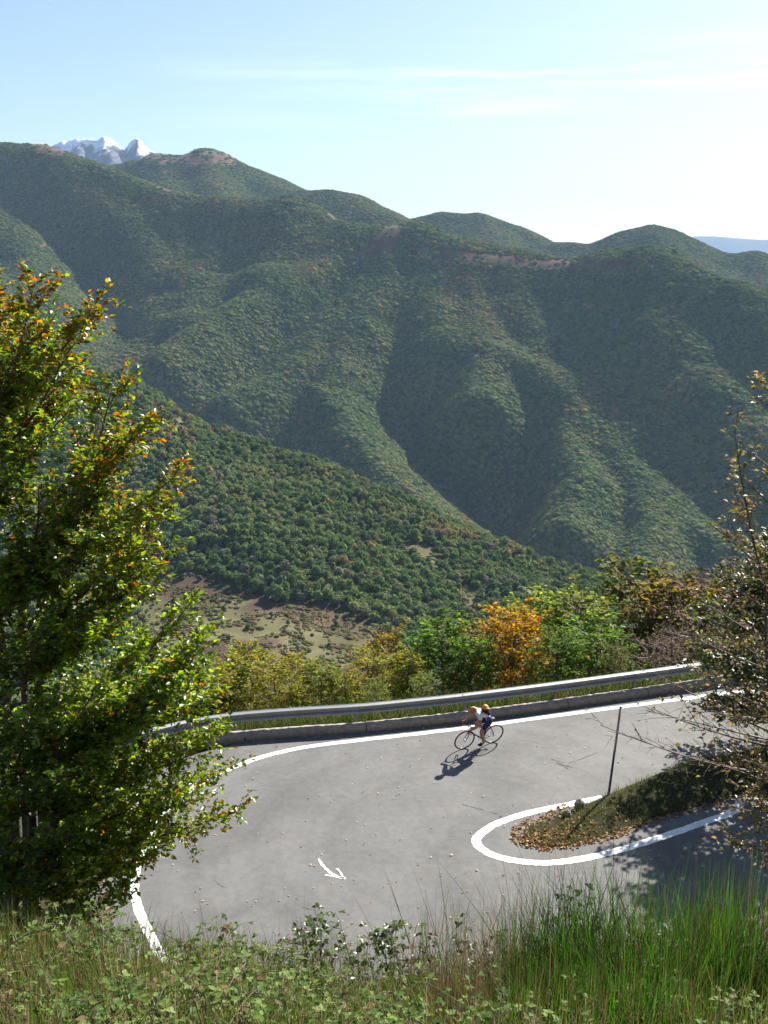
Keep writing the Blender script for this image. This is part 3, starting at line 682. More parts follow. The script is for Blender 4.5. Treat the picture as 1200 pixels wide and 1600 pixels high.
vm = mesh('grass_verge', VV.reshape(-1, 3), F, True, np.tile(np.array((.035, .035, .018)), (90 * 17, 1))); tag(obj('verge', vm, M['soil']), kind='structure')
rr = np.random.default_rng(21)
def blades(P, H, lean, width, colors, rng, seg=3, curl=.5, up=None):
    """grass blades: tapered bent ribbons"""
    n = len(P); a = rng.uniform(0, 6.283, n); D = np.stack([np.cos(a), np.sin(a), np.zeros(n)], -1); Sd = np.stack([-np.sin(a + rng.uniform(-1, 1, n)), np.cos(a), np.zeros(n)], -1)
    U = np.array((0, 0, 1.0)) if up is None else up
    R = []
    for k in range(seg + 1):
        t = k / seg; c = P + U * (H * t * (1 - .25 * lean * t))[:, None] + D * (H * lean * (t ** (1 + curl)))[:, None]
        w = (width * (1 - t * .85))[:, None] if k < seg else (width * .05)[:, None]
        R.append(np.stack([c - Sd * w / 2, c + Sd * w / 2], 1))
    V = np.stack(R, 1).reshape(-1, 3); b = np.arange(n)[:, None] * (2 * (seg + 1)); F = np.concatenate([b + np.array((2 * k, 2 * k + 1, 2 * k + 3, 2 * k + 2)) for k in range(seg)], 0)
    C = np.repeat(colors, 2 * (seg + 1), 0); return V, F, C
def pick(rng, n, pal, w): 
    pal = np.array(pal); k = rng.choice(len(pal), n, p=np.array(w) / sum(w)); return pal[k] * rng.uniform(.7, 1.3, (n, 1))
n = 6500; s = rr.uniform(.5, 12, n); t = rr.uniform(-1, 1, n); keep = vnoise(s * 2.2, t * 1.5 + 9, 3) + .12 * s > .42; P = verge_pt(s[keep], t[keep]); n = len(P)
V, F, C = blades(P, rr.uniform(.06, .22, n), rr.uniform(.1, .9, n), np.full(n, .012), pick(rr, n, [(.07, .10, .02), (.10, .11, .03), (.17, .14, .06)], [5, 3, 2]), rr, 2)
tag(obj('grass', mesh('verge_grass', V, F, False, C), M['leaf_dull']), 'short grass on the inner verge of the bend', 'grass', kind='stuff')
LEAFPAL = [(.26, .12, .045), (.36, .20, .08), (.16, .075, .035), (.52, .38, .22), (.28, .20, .11)]
PALE = [(.55, .45, .32), (.45, .33, .2), (.6, .5, .38), (.4, .2, .1)]
def litter(name, P, label, size, rng, tilt=.45, pal=None):
    n = len(P); a = rng.uniform(0, 6.283, n); D = np.stack([np.cos(a), np.sin(a), rng.normal(0, tilt * .5, n)], -1); Nn = np.stack([rng.normal(0, tilt, n), rng.normal(0, tilt, n), np.ones(n)], -1)
    V, F = leafquads(P, D, Nn, size * rng.uniform(.6, 1.3, n), rng, .65, .22)
    tag(obj(name, mesh(name, V, F, False, np.repeat(pick(rng, n, pal or LEAFPAL, [1] * len(pal or LEAFPAL)), 4, 0)), M['leaf_dull']), label, 'leaves', kind='stuff')
n = 620; s = rr.gamma(2.0, .7, n) * .9; t = np.clip(rr.normal(-.35, .55, n), -1.25, 1.1); P = verge_pt(s, np.clip(t, -1, 1)); e = (np.abs(t) - 1).clip(0)
P2 = verge_pt(rr.uniform(.5, 9, 700), rr.uniform(-1.0, -.8, 700)); P3 = verge_pt(rr.uniform(0, 2.2, 260), rr.uniform(.75, 1.0, 260)); P3[:, 1] += rr.uniform(0, .45, 260); P3[:, 2] = .012; P2[:, 1] -= rr.uniform(0, .22, 700); P2[:, 2] = np.maximum(.014, P2[:, 2] * .3)
litter('leaf_litter', np.concatenate([P + (0, 0, .02), P2, P3]), 'drift of russet fallen leaves on the tip of the inner verge', .085, rr)
# single leaves blown over the asphalt
q = []
while len(q) < 330:
    px, py = rr.uniform(240, 1150), rr.uniform(1110, 1480)
    g = gnd(px, py); 
    if near_h(np.array([g[0]]), np.array([g[1]]))[0] > -.01: continue
    q.append(g + (0, 0, .012))
for k in range(150):
    s_ = rr.uniform(0, S_[-1]); q.append(along(s_) + np.array((0, -abs(rr.normal(0, .12)) - .03, .015)))
litter('fallen_leaves', np.array(q), 'pale fallen leaves scattered over the asphalt', .065, rr, .35, PALE)
for (px, py, r, lab) in ((906, 1263, .13, 'larger reddish stone lying on the tip of the inner verge'), (886, 1277, .10, 'smaller dark stone lying nearest the tip of the inner verge')):
    b = MB(); b.sphere((0, 0, r * .6), (r * 1.1, r * .8, r), 8, 6, .16, rr); o = b.build('stone', M['stone']); o.location = gnd(px, py) + np.array((0, 0, .05)); tag(o, lab, 'stone', 'stones on the inner verge')

# ------------------------------------------------------------------ trees: limbs, twigs and single leaves
class Tree:
    def __init__(s, rng): s.rng = rng; s.w = MB(); s.P = []; s.D = []; s.N = []; s.S = []; s.C = []
    def limb(s, A, B, r, ntw, tl, lsp, ls, colf, bend=.15, leafp=1.0, t0=.2, fan=.8, sides=5, sub=1, tw_r=.006):
        rng = s.rng; A = np.array(A, float); B = np.array(B, float); L = np.linalg.norm(B - A)
        Cc = (A + B) / 2 + np.array((0, 0, -bend * L)) + rng.normal(0, .05 * L, 3); t = np.linspace(0, 1, 7)[:, None]
        crv = lambda t: (1 - t) ** 2 * A + 2 * t * (1 - t) * Cc + t * t * B
        s.w.tube(crv(t), np.linspace(r, max(r * .18, .004), 7), sides)
        for i in range(ntw):
            tt = t0 + (1 - t0) * (i + rng.uniform()) / ntw; p = crv(tt); T = crv(min(tt + .03, 1.03)) - crv(tt - .03); T /= np.linalg.norm(T) + 1e-9
            S = np.cross(T, (0, 0, 1.)); S /= np.linalg.norm(S) + 1e-9; sg = 1 if i % 2 else -1
            d = T * .75 + S * sg * fan * rng.uniform(.5, 1.2) + np.array((0, 0, rng.normal(.12, .28))); d /= np.linalg.norm(d)
            l = tl * (1.15 - .6 * tt) * rng.uniform(.55, 1.25); s.twig(p, d, l, lsp, ls, colf, leafp, tw_r)
            for _ in range(sub):
                f = rng.uniform(.25, .8); d2 = d + rng.normal(0, .55, 3); d2 /= np.linalg.norm(d2); s.twig(p + d * l * f, d2, l * rng.uniform(.35, .6), lsp, ls, colf, leafp, tw_r * .7)
    def twig(s, p, d, l, lsp, ls, colf, leafp, tw_r):
        rng = s.rng; u = np.array((0, 0, 1.)); k = rng.normal(0, .10); m = p + d * l * .55 + u * l * k; e = p + d * l + u * l * (k * 2.0 - .05)
        s.w.tube([p, m, e], [tw_r, tw_r * .7, tw_r * .3], 3, False)
        n = max(2, int(l / lsp)); t = rng.uniform(.12, 1.05, n); n = int((rng.uniform(size=n) < leafp).sum()); t = t[:n]
        if n == 0: return
        P = (1 - t[:, None]) ** 2 * p + 2 * (t * (1 - t))[:, None] * m + (t * t)[:, None] * e + rng.normal(0, .012, (n, 3))
        S = np.cross(d, u); S /= np.linalg.norm(S) + 1e-9; sg = np.where(np.arange(n) % 2, 1, -1)[:, None]
        D = d * .6 + S * sg * .8 + rng.normal(0, .35, (n, 3)) + np.array((0, 0, -.15)); N = u + rng.normal(0, .55, (n, 3))
        s.P.append(P); s.D.append(D); s.N.append(N); s.S.append(ls * rng.uniform(.65, 1.25, n)); s.C.append(colf(P, t, rng))
    def arrays(s):
        P, D, N, S, C = (np.concatenate(a) for a in (s.P, s.D, s.N, s.S, s.C)); V, F = leafquads(P, D, N, S, s.rng, .62, .13); return V, F, np.repeat(C, 4, 0)
    def meshes(s, org):
        V, F, C = s.arrays(); org = np.array(org)
        return mesh('wood', np.array(s.w.v) - org, s.w.f, True), mesh('leaves', V - org, F, False, C)
def plant(name, t, org, label, cat, group=None, wood='bark', leaf='leaf', wname='trunk', lname='crown'):
    w, l = t.meshes(org); e = empty(name, org); tag(e, label, cat, group)
    a = obj(wname, w, M[wood], e); b = obj(lname, l, M[leaf], e); b['kind'] = 'stuff'; return e

# -- the big beech on the left
rb = np.random.default_rng(31); T = Tree(rb)
GREEN = np.array((.115, .185, .02)); LIME = np.array((.215, .285, .03)); DEEP = np.array((.040, .085, .014)); ORNG = np.array((.36, .13, .018)); YEL = np.array((.30, .22, .03))
def beech_col(au, lime=.35):
    def f(P, t, rng):
        n = len(P); m = rng.uniform(size=(n, 1)); c = np.where(m < .8 - lime, GREEN, np.where(m < .85, LIME, DEEP)) * rng.uniform(.7, 1.35, (n, 1))
        q = rng.uniform(size=(n, 1)) < au; return np.where(q, np.where(rng.uniform(size=(n, 1)) < .6, ORNG, YEL) * rng.uniform(.6, 1.2, (n, 1)), c)
    return f
bx, by = -5.15, 12.2; base = np.array((bx, by, float(near_h(np.array([bx]), np.array([by]))[0]) - .15))
top = at(-10, 500, 12.3)
stems = [(base, top, .13), (base + (.15, .1, 0), at(60, 520, 12.0), .09), (base + (.2, -.15, 0), at(120, 700, 11.6), .08), (base + (-.2, .1, 0), at(-90, 520, 12.4), .1)]
def stem_pt(k, z):
    A, B, _ = stems[k]; f = np.clip((z - A[2]) / (B[2] - A[2]), .02, .98); return A + (B - A) * f + np.array((math.sin(f * 5 + k) * .12, math.cos(f * 4) * .1, 0))
for k, (A, B, r) in enumerate(stems): T.w.tube([stem_pt(k, A[2] + (B[2] - A[2]) * f) for f in np.linspace(0, 1, 9)], np.linspace(r, .015, 9), 8)
TIPS = [(55, 436, 11.8, .6), (20, 492, 12.6, .5), (-30, 475, 12.2, .5), (45, 520, 11.4, .3), (142, 488, 11.7, .45), (100, 560, 11.2, .25), (178, 590, 12.4, .25), (120, 610, 12.8, .15), (238, 655, 11.6, .4), (190, 690, 12.6, .2), (150, 720, 11.2, .2),
        (90, 660, 11.0, .12), (20, 560, 11.2, .15), (278, 742, 11.8, .45), (255, 800, 12.4, .25), (205, 790, 11.3, .2), (60, 760, 10.8, .1), (255, 880, 11.9, .12), (140, 840, 10.9, .08), (215, 930, 11.3, .08), (20, 700, 11.6, .15),
        (318, 985, 11.8, .10), (300, 940, 12.8, .10), (335, 1065, 12.0, .10), (270, 1030, 11.2, .06), (170, 980, 10.8, .05), (330, 1140, 11.6, .10), (240, 1120, 10.9, .05), (345, 1205, 12.1, .15), (372, 1268, 11.8, .25), (300, 1250, 11.2, .10),
        (140, 1090, 10.6, .04), (60, 980, 10.6, .04), (262, 1318, 12.0, .12), (225, 1310, 11.2, .06), (200, 1230, 10.8, .04), (190, 1385, 11.3, .05), (120, 1200, 10.4, .04), (160, 1340, 10.7, .04), (60, 1120, 10.3, .03),
        (90, 1300, 10.4, .04), (140, 1455, 11.0, .05), (110, 1420, 10.7, .04), (40, 1240, 10.3, .03), (30, 1380, 10.5, .03), (60, 1460, 10.8, .03), (-30, 880, 10.8, .05), (-40, 1050, 10.6, .03), (-40, 1200, 10.6, .03), (0, 1330, 10.6, .03),
        (220, 1010, 12.6, .08), (180, 1160, 12.4, .05), (230, 1210, 12.6, .05), (150, 900, 12.2, .08), (100, 940, 11.6, .06), (110, 820, 12.3, .1), (60, 860, 11.2, .06), (-20, 620, 11.6, .12), (-60, 760, 11.5, .1), (318, 1095, 11.3, .08), (310, 1175, 11.4, .08), (290, 1060, 11.1, .06), (245, 1170, 11.2, .05), (268, 1235, 11.5, .06), (300, 1020, 11.5, .08), (215, 1080, 11.0, .05), (215, 860, 11.4, .1), (235, 1290, 11.5, .06), (160, 770, 11.6, .15)]
for (px, py, Y, au) in TIPS:
    B = at(px, py, Y); k = 0 if py < 560 else int(rb.integers(4)); 
    if px < 0: k = 3
    zA = B[2] - rb.uniform(.9, 1.9); zA = max(zA, base[2] + .35); A = stem_pt(k, min(zA, stems[k][1][2] - .2)); L = np.linalg.norm(B - A)
    T.limb(A, B, .018 + .007 * L, int(20 + 9 * L), .70, .024, (.080), beech_col(au, .62 if py > 840 and px > 130 else .4), .10, 1.0, .25, .85, 5, 1)  # lower right limbs get more lime leaves: sunlight there put into the leaf colour
big_beech = plant('beech_tree', T, base, 'tall leafy green beech with orange tips rising beside the bend on the left', 'tree')
print('BEECH leaves', sum(len(p) for p in T.P))

# -- half-bare tree at the right edge, on the bank
rb = np.random.default_rng(37); T = Tree(rb); bx, by = 6.1, 12.6; base = np.array((bx, by, float(near_h(np.array([bx]), np.array([by]))[0]) - .15))
def dry_col(P, t, rng): return pick(rng, len(P), [(.15, .13, .035), (.10, .115, .025), (.24, .14, .05), (.20, .13, .07)], [4, 3, 2, 2])
st = [(base, at(1290, 560, 12.8), .10), (base + (.15, .1, 0), at(1230, 760, 12.4), .075), (base + (-.1, .15, 0), at(1200, 900, 12.2), .07)]
for A, B, r in st: T.w.tube([A + (B - A) * f + np.array((math.sin(f * 6) * .1, 0, 0)) for f in np.linspace(0, 1, 8)], np.linspace(r, .012, 8), 7)
for (px, py, Y, lp, n) in [(1190, 598, 12.8, .75, 16), (1145, 655, 12.2, .7, 16), (1165, 700, 13.2, .6, 14), (1175, 760, 12.0, .35, 14), (1125, 830, 12.4, .3, 16), (1150, 800, 13, .4, 12), (1130, 905, 11.8, .3, 16), (1085, 930, 12.6, .2, 16), (1060, 985, 12.2, .16, 18), (1110, 985, 11.5, .35, 18),
        (1020, 1050, 12.6, .14, 18), (1075, 1040, 11.9, .3, 18), (1010, 1110, 12.2, .08, 14), (938, 1133, 12.6, .05, 14), (985, 1150, 12.2, .06, 12), (1050, 1120, 11.6, .2, 16), (1110, 1110, 11.3, .4, 18), (1080, 1180, 11.8, .2, 14), (1150, 1060, 11.2, .45, 18), (1140, 1180, 11.2, .5, 18),
        (1185, 1120, 11.0, .5, 18), (1120, 1250, 11.4, .45, 14), (1190, 1240, 11.0, .55, 16), (1150, 1310, 11.5, .7, 18), (1185, 1190, 11.8, .6, 18), (1195, 1290, 11.6, .7, 18), (1165, 1240, 12.2, .6, 16), (1190, 880, 11.6, .4, 16), (1195, 1000, 11.2, .4, 16)]:
    B = at(px, py, Y); A, E, _ = st[int(rb.integers(3))]; f = np.clip((B[2] - .8 - A[2]) / (E[2] - A[2]), .05, .95); p = A + (E - A) * f
    T.limb(p, B, .02, n, .62, .05, .072, dry_col, .06, lp, .15, .75, 5, 2, .005)
plant('half_bare_tree', T, base, 'half-bare tree with pale twigs and few olive leaves at the right edge', 'tree', wood='twig_pale')

# -- tree on the inner verge whose shade falls over the lower leg of the road
rb = np.random.default_rng(41); T = Tree(rb); base = np.array((12.1, 27.6, .1))
def verge_col(P, t, rng): return pick(rng, len(P), [(.05, .075, .016), (.09, .10, .02), (.17, .11, .03)], [5, 3, 1])
T.w.tube([base + np.array((-.15 * f * f, 0, 7.2 * f)) for f in np.linspace(0, 1, 9)], np.linspace(.17, .02, 9), 9)
for k in range(70):
    f = .1 + .88 * (k + .5) / 70; a = k * 2.4 + rb.uniform(-.4, .4); R = 3.9 * math.sin(math.pi * min(1, (f * .86 + .16))) * rb.uniform(.65, 1.05); p = base + (-.15 * f * f, 0, 7.2 * f * .92)
    T.limb(p, p + np.array((math.cos(a) * R, math.sin(a) * R, rb.uniform(-.3, 1.0))), .035, 17, .9, .05, .17, verge_col, .05, 1.0, .25, .8, 5, 1, .007)
plant('leafy_tree', T, base, 'shady leafy tree standing on the inner verge beside the lower road leg', 'tree')

# -- young trees on the slope below the guard rail
def young(seed, h, r, limbs, leafp, leaf=.12, tl=.62, fan=.85, low=.04, sp=.042):
    rng = np.random.default_rng(seed); t = Tree(rng)
    cf = lambda P, tt, g: np.ones((len(P), 3)) * g.uniform(.6, 1.4, (len(P), 1)) * (1 + g.normal(0, .12, (len(P), 3)))
    t.w.tube([np.array((.12 * math.sin(3 * f), .1 * math.cos(4 * f), h * f)) for f in np.linspace(0, 1, 8)], np.linspace(.06, .008, 8), 6)
    for k in range(limbs):
        f = low + (1 - low) * (k + .5) / limbs; a = k * 2.4 + rng.uniform(-.5, .5); R = r * min(1, (1.12 - f) * 1.5) ** .8 * rng.uniform(.6, 1.1)
        p = np.array((.12 * math.sin(3 * f), .1 * math.cos(4 * f), h * f * .97)); t.limb(p, p + np.array((math.cos(a) * R, math.sin(a) * R, R * rng.uniform(.25, .9))), .02, 9, tl, sp, leaf, cf, .05, leafp, .15, fan, 4, 1, .005)
    return t.meshes((0, 0, 0))
KINDS = [young(51, 4.6, 1.5, 44, 1.0), young(52, 4.8, 1.05, 40, .85), young(53, 4.4, 1.75, 46, 1.0), young(54, 4.5, 1.3, 40, .55), young(55, 4.2, 1.6, 50, .13, .09), young(56, 5.0, .8, 34, .8)]
for w, l in KINDS: w.materials.append(M['twig']); l.materials.append(M['leaf_soft'])
TG, TY, TO, TV, TR, TB = (.12, .20, .03), (.27, .26, .035), (.40, .24, .035), (.13, .14, .035), (.17, .125, .065), (.19, .23, .045)
ROW = [(322, 1030, 35.5, 3, TY, 'olive yellow sapling just clear of the big beech'), (352, 1040, 36.5, 1, TB, 'pale green sapling second from the big beech'), (392, 1006, 38, 0, TY, 'yellow-green young tree left of the twin saplings behind the rail'), (430, 1022, 36.0, 3, TY, 'thin see-through yellow sapling behind the rail'),
       (468, 1012, 37.5, 5, TY, 'slender yellow sapling with upright stem behind the rail'), (505, 1030, 36, 1, TB, 'pale green leggy sapling behind the middle of the rail'), (535, 1040, 36.5, 3, TY, 'sparse yellow bush low behind the middle of the rail'), (600, 975, 40, 5, (.24, .18, .03), 'tall slender golden sapling standing above its neighbours'),
       (572, 1012, 38, 3, TY, 'thin yellow sapling beside the tall golden one'), (640, 1015, 37, 1, TY, 'yellow-green sapling between the golden one and the bright green tree'), (690, 962, 39, 2, TG, 'bright green bushy young tree left of the orange one'), (735, 990, 37, 0, TG, 'green young tree touching the orange tree, above the cyclist'),
       (808, 950, 38.5, 2, TO, 'round orange autumn tree behind the guard rail'), (775, 975, 41, 0, (.20, .15, .03), 'golden young tree tucked behind the orange one'), (868, 985, 37, 2, TG, 'fresh green bush just right of the orange tree'), (850, 930, 46, 0, TB, 'pale green tree rising behind the orange one'),
       (905, 922, 43, 2, TB, 'broad pale green tree right of centre behind the rail'), (940, 968, 38.5, 0, TG, 'green young tree with feathery boughs near the end of the rail'), (1000, 888, 46, 2, TV, 'tall dark olive tree above the end of the rail'), (1052, 898, 44, 0, (.17, .13, .03), 'olive brown tree next to the tall dark one'),
       (965, 1005, 36.5, 3, TV, 'dull olive shrub low behind the right part of the rail'), (1010, 985, 38, 4, TR, 'brown leafless bush before the dark olive tree'), (1050, 975, 37, 4, TR, 'brown twiggy bush near the rail end'), (1085, 940, 40, 4, TR, 'taller brown leafless bush near the half-bare tree'), (1110, 900, 44, 3, TR, 'brownish thin tree partly behind the half-bare twigs'), (1150, 880, 43, 4, TR, 'leafless bush behind the half-bare tree twigs'), (1135, 985, 37.5, 3, TV, 'olive shrub behind the half-bare twigs above the rail'),
       (660, 1050, 35.5, 3, TB, 'small pale shrub touching the rail left of the cyclist'), (285, 1050, 35, 1, TB, 'green sapling half hidden by the big beech'), (240, 1040, 37, 0, TG, 'green young tree seen through the big beech boughs'), (450, 1060, 35, 3, TY, 'low yellow shrub against the rail left part'), (585, 1058, 35.2, 3, TB, 'low pale green shrub against the middle of the rail')]
for (px, py, Y, k, tint, lab) in ROW:
    tp = at(px, py, Y); zb = float(mid_h(np.array([tp[0]]), np.array([Y]))[0]) if Y > 37 else float(near_h(np.array([tp[0]]), np.array([Y]))[0]); zb -= .15
    w, l = KINDS[k]; hh = (4.6, 4.8, 4.4, 4.5, 4.2, 5.0)[k]; sc_ = max(.25, (tp[2] - zb) / (hh * 1.06)); e = empty('young_tree', (tp[0], Y, zb), float(rb.uniform(0, 6.28))); wx = sc_ * rb.uniform(1.15, 1.45); e.scale = (wx, wx, sc_)
    tag(e, lab, 'tree', 'young trees below the guard rail'); a = obj('trunk', w, None, e); b = obj('crown', l, None, e); b.color = (*tint, 1); b['kind'] = 'stuff'

# rough grass on the slope just behind the kerb
rs = np.random.default_rng(71); n = 15000; s_ = rs.uniform(0, S_[-1], n); C_ = along(s_); Tn = along(s_ + .1) - along(s_ - .1); Tn /= np.linalg.norm(Tn, axis=1)[:, None]; e_ = .45 + rs.gamma(1.5, .9, n)
P = C_ + np.stack([-Tn[:, 1], Tn[:, 0], np.zeros(n)], -1) * e_[:, None]; P[:, 2] = near_h(P[:, 0], P[:, 1])
V, F, C = blades(P, rs.uniform(.15, .6, n), rs.uniform(.1, .8, n), rs.uniform(.012, .03, n), pick(rs, n, [(.06, .10, .02), (.09, .11, .03), (.04, .07, .015), (.14, .11, .05)], [4, 3, 3, 1]), rs, 3)
tag(obj('weeds', mesh('weeds', V, F, False, C), M['leaf_dull']), 'rough weeds growing behind the kerb wall under the guard rail', 'weeds', kind='stuff')
# ------------------------------------------------------------------ foreground bank: grass, broom, brambles
rg = np.random.default_rng(61)
def bank(x, y): return np.stack([x, y, near_h(x, y)], -1)
def in_view(P, m=60): px, py = proj(P); return (px > -m) & (px < 1200 + m)
# mixed dry and green grass
n = 30000; x = rg.uniform(-6.5, 6.5, n); y = rg.uniform(4.6, 12.2, n); P = bank(x, y); P = P[in_view(P)]; n = len(P)
dens = fbm(P[:, 0] / .8, P[:, 1] / .8, 3, 63); P = P[dens > .36]; n = len(P)
h = rg.uniform(.3, .85, n) * np.interp(P[:, 0], [-6, -2, 0, 3, 6], [.75, .8, .95, 1.0, 1.0])
c = pick(rg, n, [(.075, .125, .022), (.16, .14, .06), (.11, .125, .035), (.22, .17, .085), (.09, .05, .033)], [6, 2, 4, 1.2, 2])
V, F, C = blades(P, h, rg.uniform(.05, .6, n), rg.uniform(.006, .012, n), c, rg, 4)
tag(obj('grass', mesh('bank_grass', V, F, False, C), M['leaf_dull']), 'tangled green and straw-coloured grass covering the foreground bank', 'grass', kind='stuff')
# broom clumps: each a tuft of fine upright green switches
def clump(name, px, Y, H, R, n, pal, w, label, cat, group, lean=.36, width=.0105):
    n = int(n * .62)
    g = at(px, 1500, Y); c = bank(np.array([g[0]]), np.array([Y]))[0]; r = R * np.sqrt(rg.uniform(size=n)); a = rg.uniform(0, 6.28, n)
    x = c[0] + r * np.cos(a); y = c[1] + r * np.sin(a); P = bank(x, y); P[:, 2] -= .02
    hh = 1.38 * H * rg.uniform(.4, 1.0, n) ** .8 * (1 - .35 * (r / R) ** 2)
    V, F, C = blades(P, hh, np.abs(rg.normal(0, lean, n)), np.full(n, width) * rg.uniform(.6, 1.3, n), pick(rg, n, pal, w), rg, 5, .35)
    e = obj(name, mesh(name, V - c, F, False, C), M['leaf_dull']); e.location = c; tag(e, label, cat, group); return e
GP = [(.022, .072, .010), (.055, .135, .016), (.09, .14, .028), (.115, .075, .04), (.035, .03, .018)]
GRP = 'broom tufts on the foreground bank'
clump('broom_plant', 860, 8.3, 1.25, .55, 1500, GP, [5, 4, 2, 2, 2], 'tall dark green broom tuft below the loop of white line', 'broom', GRP)
clump('broom_plant', 960, 8.0, 1.40, .60, 1700, GP, [5, 5, 2, 2, 2], 'largest deep green broom tuft, centre of the right-hand growth', 'broom', GRP)
clump('broom_plant', 1075, 7.9, 1.30, .6, 1600, GP, [4, 5, 2, 2, 2], 'bright green broom tuft right of the largest one', 'broom', GRP)
clump('broom_plant', 1170, 8.2, 1.35, .55, 1400, GP, [5, 4, 2, 2, 2], 'broom tuft at the right border under the half-bare tree', 'broom', GRP)
clump('broom_plant', 1010, 6.6, .9, .6, 1300, GP, [4, 5, 2, 2, 2], 'short broom tuft low at the picture foot, right part', 'broom', GRP)
clump('broom_plant', 860, 6.8, .8, .5, 1000, GP, [4, 4, 2, 2, 2], 'low broom tuft at the picture foot under the tall dark one', 'broom', GRP)
clump('broom_plant', 1120, 9.6, 1.5, .4, 380, GP, [3, 5, 2, 2, 2], 'thin tall broom switches standing before the shaded road', 'broom', GRP, .18)
clump('broom_plant', 690, 8.8, 1.15, .4, 420, [(.06, .09, .02), (.10, .08, .045), (.14, .10, .06)], [4, 3, 2], 'brownish sparse broom tuft in the middle before the asphalt', 'broom', GRP, .3)
RP = [(.13, .085, .05), (.17, .12, .07), (.09, .06, .04), (.08, .10, .03)]; GR2 = 'dry reed tufts on the foreground bank'
clump('reed_tuft', 640, 8.9, 1.05, .25, 150, RP, [4, 3, 3, 1], 'spiky dry reed tuft standing against the asphalt below the arrow', 'reeds', GR2, .45, .006)
clump('reed_tuft', 790, 8.6, 1.25, .35, 420, RP, [4, 3, 4, 2], 'tall dark reddish reed tuft left of the broom', 'reeds', GR2, .22, .006)
clump('reed_tuft', 740, 7.6, .95, .4, 520, RP, [4, 3, 4, 1], 'reddish brown dry tuft low in the middle', 'reeds', GR2, .3, .006)
clump('reed_tuft', 340, 9.2, .8, .35, 220, RP, [2, 3, 2, 4], 'thin dry tuft near the foot of the white edge line', 'reeds', GR2, .3, .005)
clump('reed_tuft', 470, 8.8, .85, .4, 260, RP, [2, 3, 2, 5], 'thin greenish tuft behind the tallest bramble shoot', 'reeds', GR2, .3, .005)
# brambles: arching canes with leaves of three or five leaflets
def bramble(P0, D, L, nleaf, ls, rng, W, out):
    P0 = np.array(P0, float); D = np.array(D, float); D /= np.linalg.norm(D); pts = [P0 + D * L * t + np.array((0, 0, -.38 * L * t * t)) for t in np.linspace(0, 1, 6)]
    W.tube(pts, np.linspace(.005, .002, 6), 4, False); pts = np.array(pts)
    for k in range(nleaf):
        t = .12 + .88 * (k + rng.uniform()) / nleaf; p = np.array([np.interp(t, np.linspace(0, 1, 6), pts[:, i]) for i in range(3)])
        a = k * 2.4 + rng.uniform(-.5, .5); d = np.array((math.cos(a), math.sin(a), rng.uniform(.1, .5))); d /= np.linalg.norm(d); st = rng.uniform(.04, .08); q = p + d * st
        W.tube([p, q], .0016, 3, False); s = ls * rng.uniform(.6, 1.2); u = np.array((0, 0, 1.)) + rng.normal(0, .35, 3); sd = np.cross(d, u)
        for e, sz in ((d, 1.0), (d * .35 + sd, .8), (d * .35 - sd, .8)):
            out.append((q, e + np.array((0, 0, -.22)), u + rng.normal(0, .15, 3), s * sz))
def bramble_arrays(out, rng, pal, w):
    P = np.array([o[0] for o in out]); D = np.array([o[1] for o in out]); N = np.array([o[2] for o in out]); S = np.array([o[3] for o in out])
    V, F = leafquads(P, D, N, S, rng, .68, .12); c = pick(rng, len(P) // 3 + 1, pal, w); return V, F, np.repeat(np.repeat(c, 3, 0)[:len(P)], 4, 0)
BP = [(.12, .185, .045), (.17, .23, .07), (.07, .12, .03), (.17, .12, .06)]
W = MB(); out = []
for k in range(1700):
    x = rg.uniform(-5.6, 1.2) if k < 1450 else rg.uniform(1.2, 6); y = rg.uniform(5.2, 10.6); p = bank(np.array([x]), np.array([y]))[0]
    if not in_view(p[None])[0] or fbm(np.array([x / 1.2]), np.array([y / 1.2]), 2, 66)[0] < .38: continue
    qx, qy = proj(p[None] + np.array((0, 0, .5)))
    if 185 < qx[0] < 300 and qy[0] < 1500: continue
    hgt = rg.uniform(.1, .55) * (1.1 if x < -1 else .8); a = rg.uniform(0, 6.28); bramble(p + (0, 0, hgt * .5), (math.cos(a) * .8, math.sin(a) * .8, rg.uniform(.3, .9)), rg.uniform(.35, .75), int(rg.integers(5, 10)), .062, rg, W, out)
V, F, C = bramble_arrays(out, rg, BP, [4, 4, 3, 1])
um = empty('undergrowth', bank(np.array([-2.]), np.array([8.]))[0]); tag(um, 'low bramble and herb undergrowth covering the left of the foreground bank', 'undergrowth', kind='stuff'); o0 = np.array(um.location)
u1 = obj('canes', mesh('canes', np.array(W.v) - o0, W.f), M['twig'], um); u2 = obj('leaves', mesh('leaves', V - o0, F, False, C), M['leaf_dull'], um); u1['kind'] = 'stuff'; u2['kind'] = 'stuff'
def shoot(px, py, Y, lab, n=4, ls=.075, lean=.25):
    tp = at(px, py, Y); b0 = bank(np.array([tp[0] + rg.uniform(-.15, .15)]), np.array([Y - .1]))[0]; W = MB(); out = []
    for k in range(n):
        q = tp + np.array((rg.normal(0, .16), rg.normal(0, .12), -abs(rg.normal(0, .14)) * (k > 0))); d = q - b0; L = np.linalg.norm(d); d[2] += .38 * L; bramble(b0 + rg.normal(0, .04, 3), d, np.linalg.norm(d), int(9 + 5 * L), ls, rg, W, out)
    V, F, C = bramble_arrays(out, rg, [(.10, .145, .04), (.15, .175, .06), (.075, .11, .03), (.16, .10, .06)], [4, 3, 3, 1]); e = empty('bramble_plant', b0); tag(e, lab, 'bramble', 'bramble shoots on the foreground bank')
    obj('stem', mesh('stem', np.array(W.v) - b0, W.f), M['twig'], e); b = obj('leaves', mesh('leaves', V - b0, F, False, C), M['leaf'], e); b['kind'] = 'stuff'
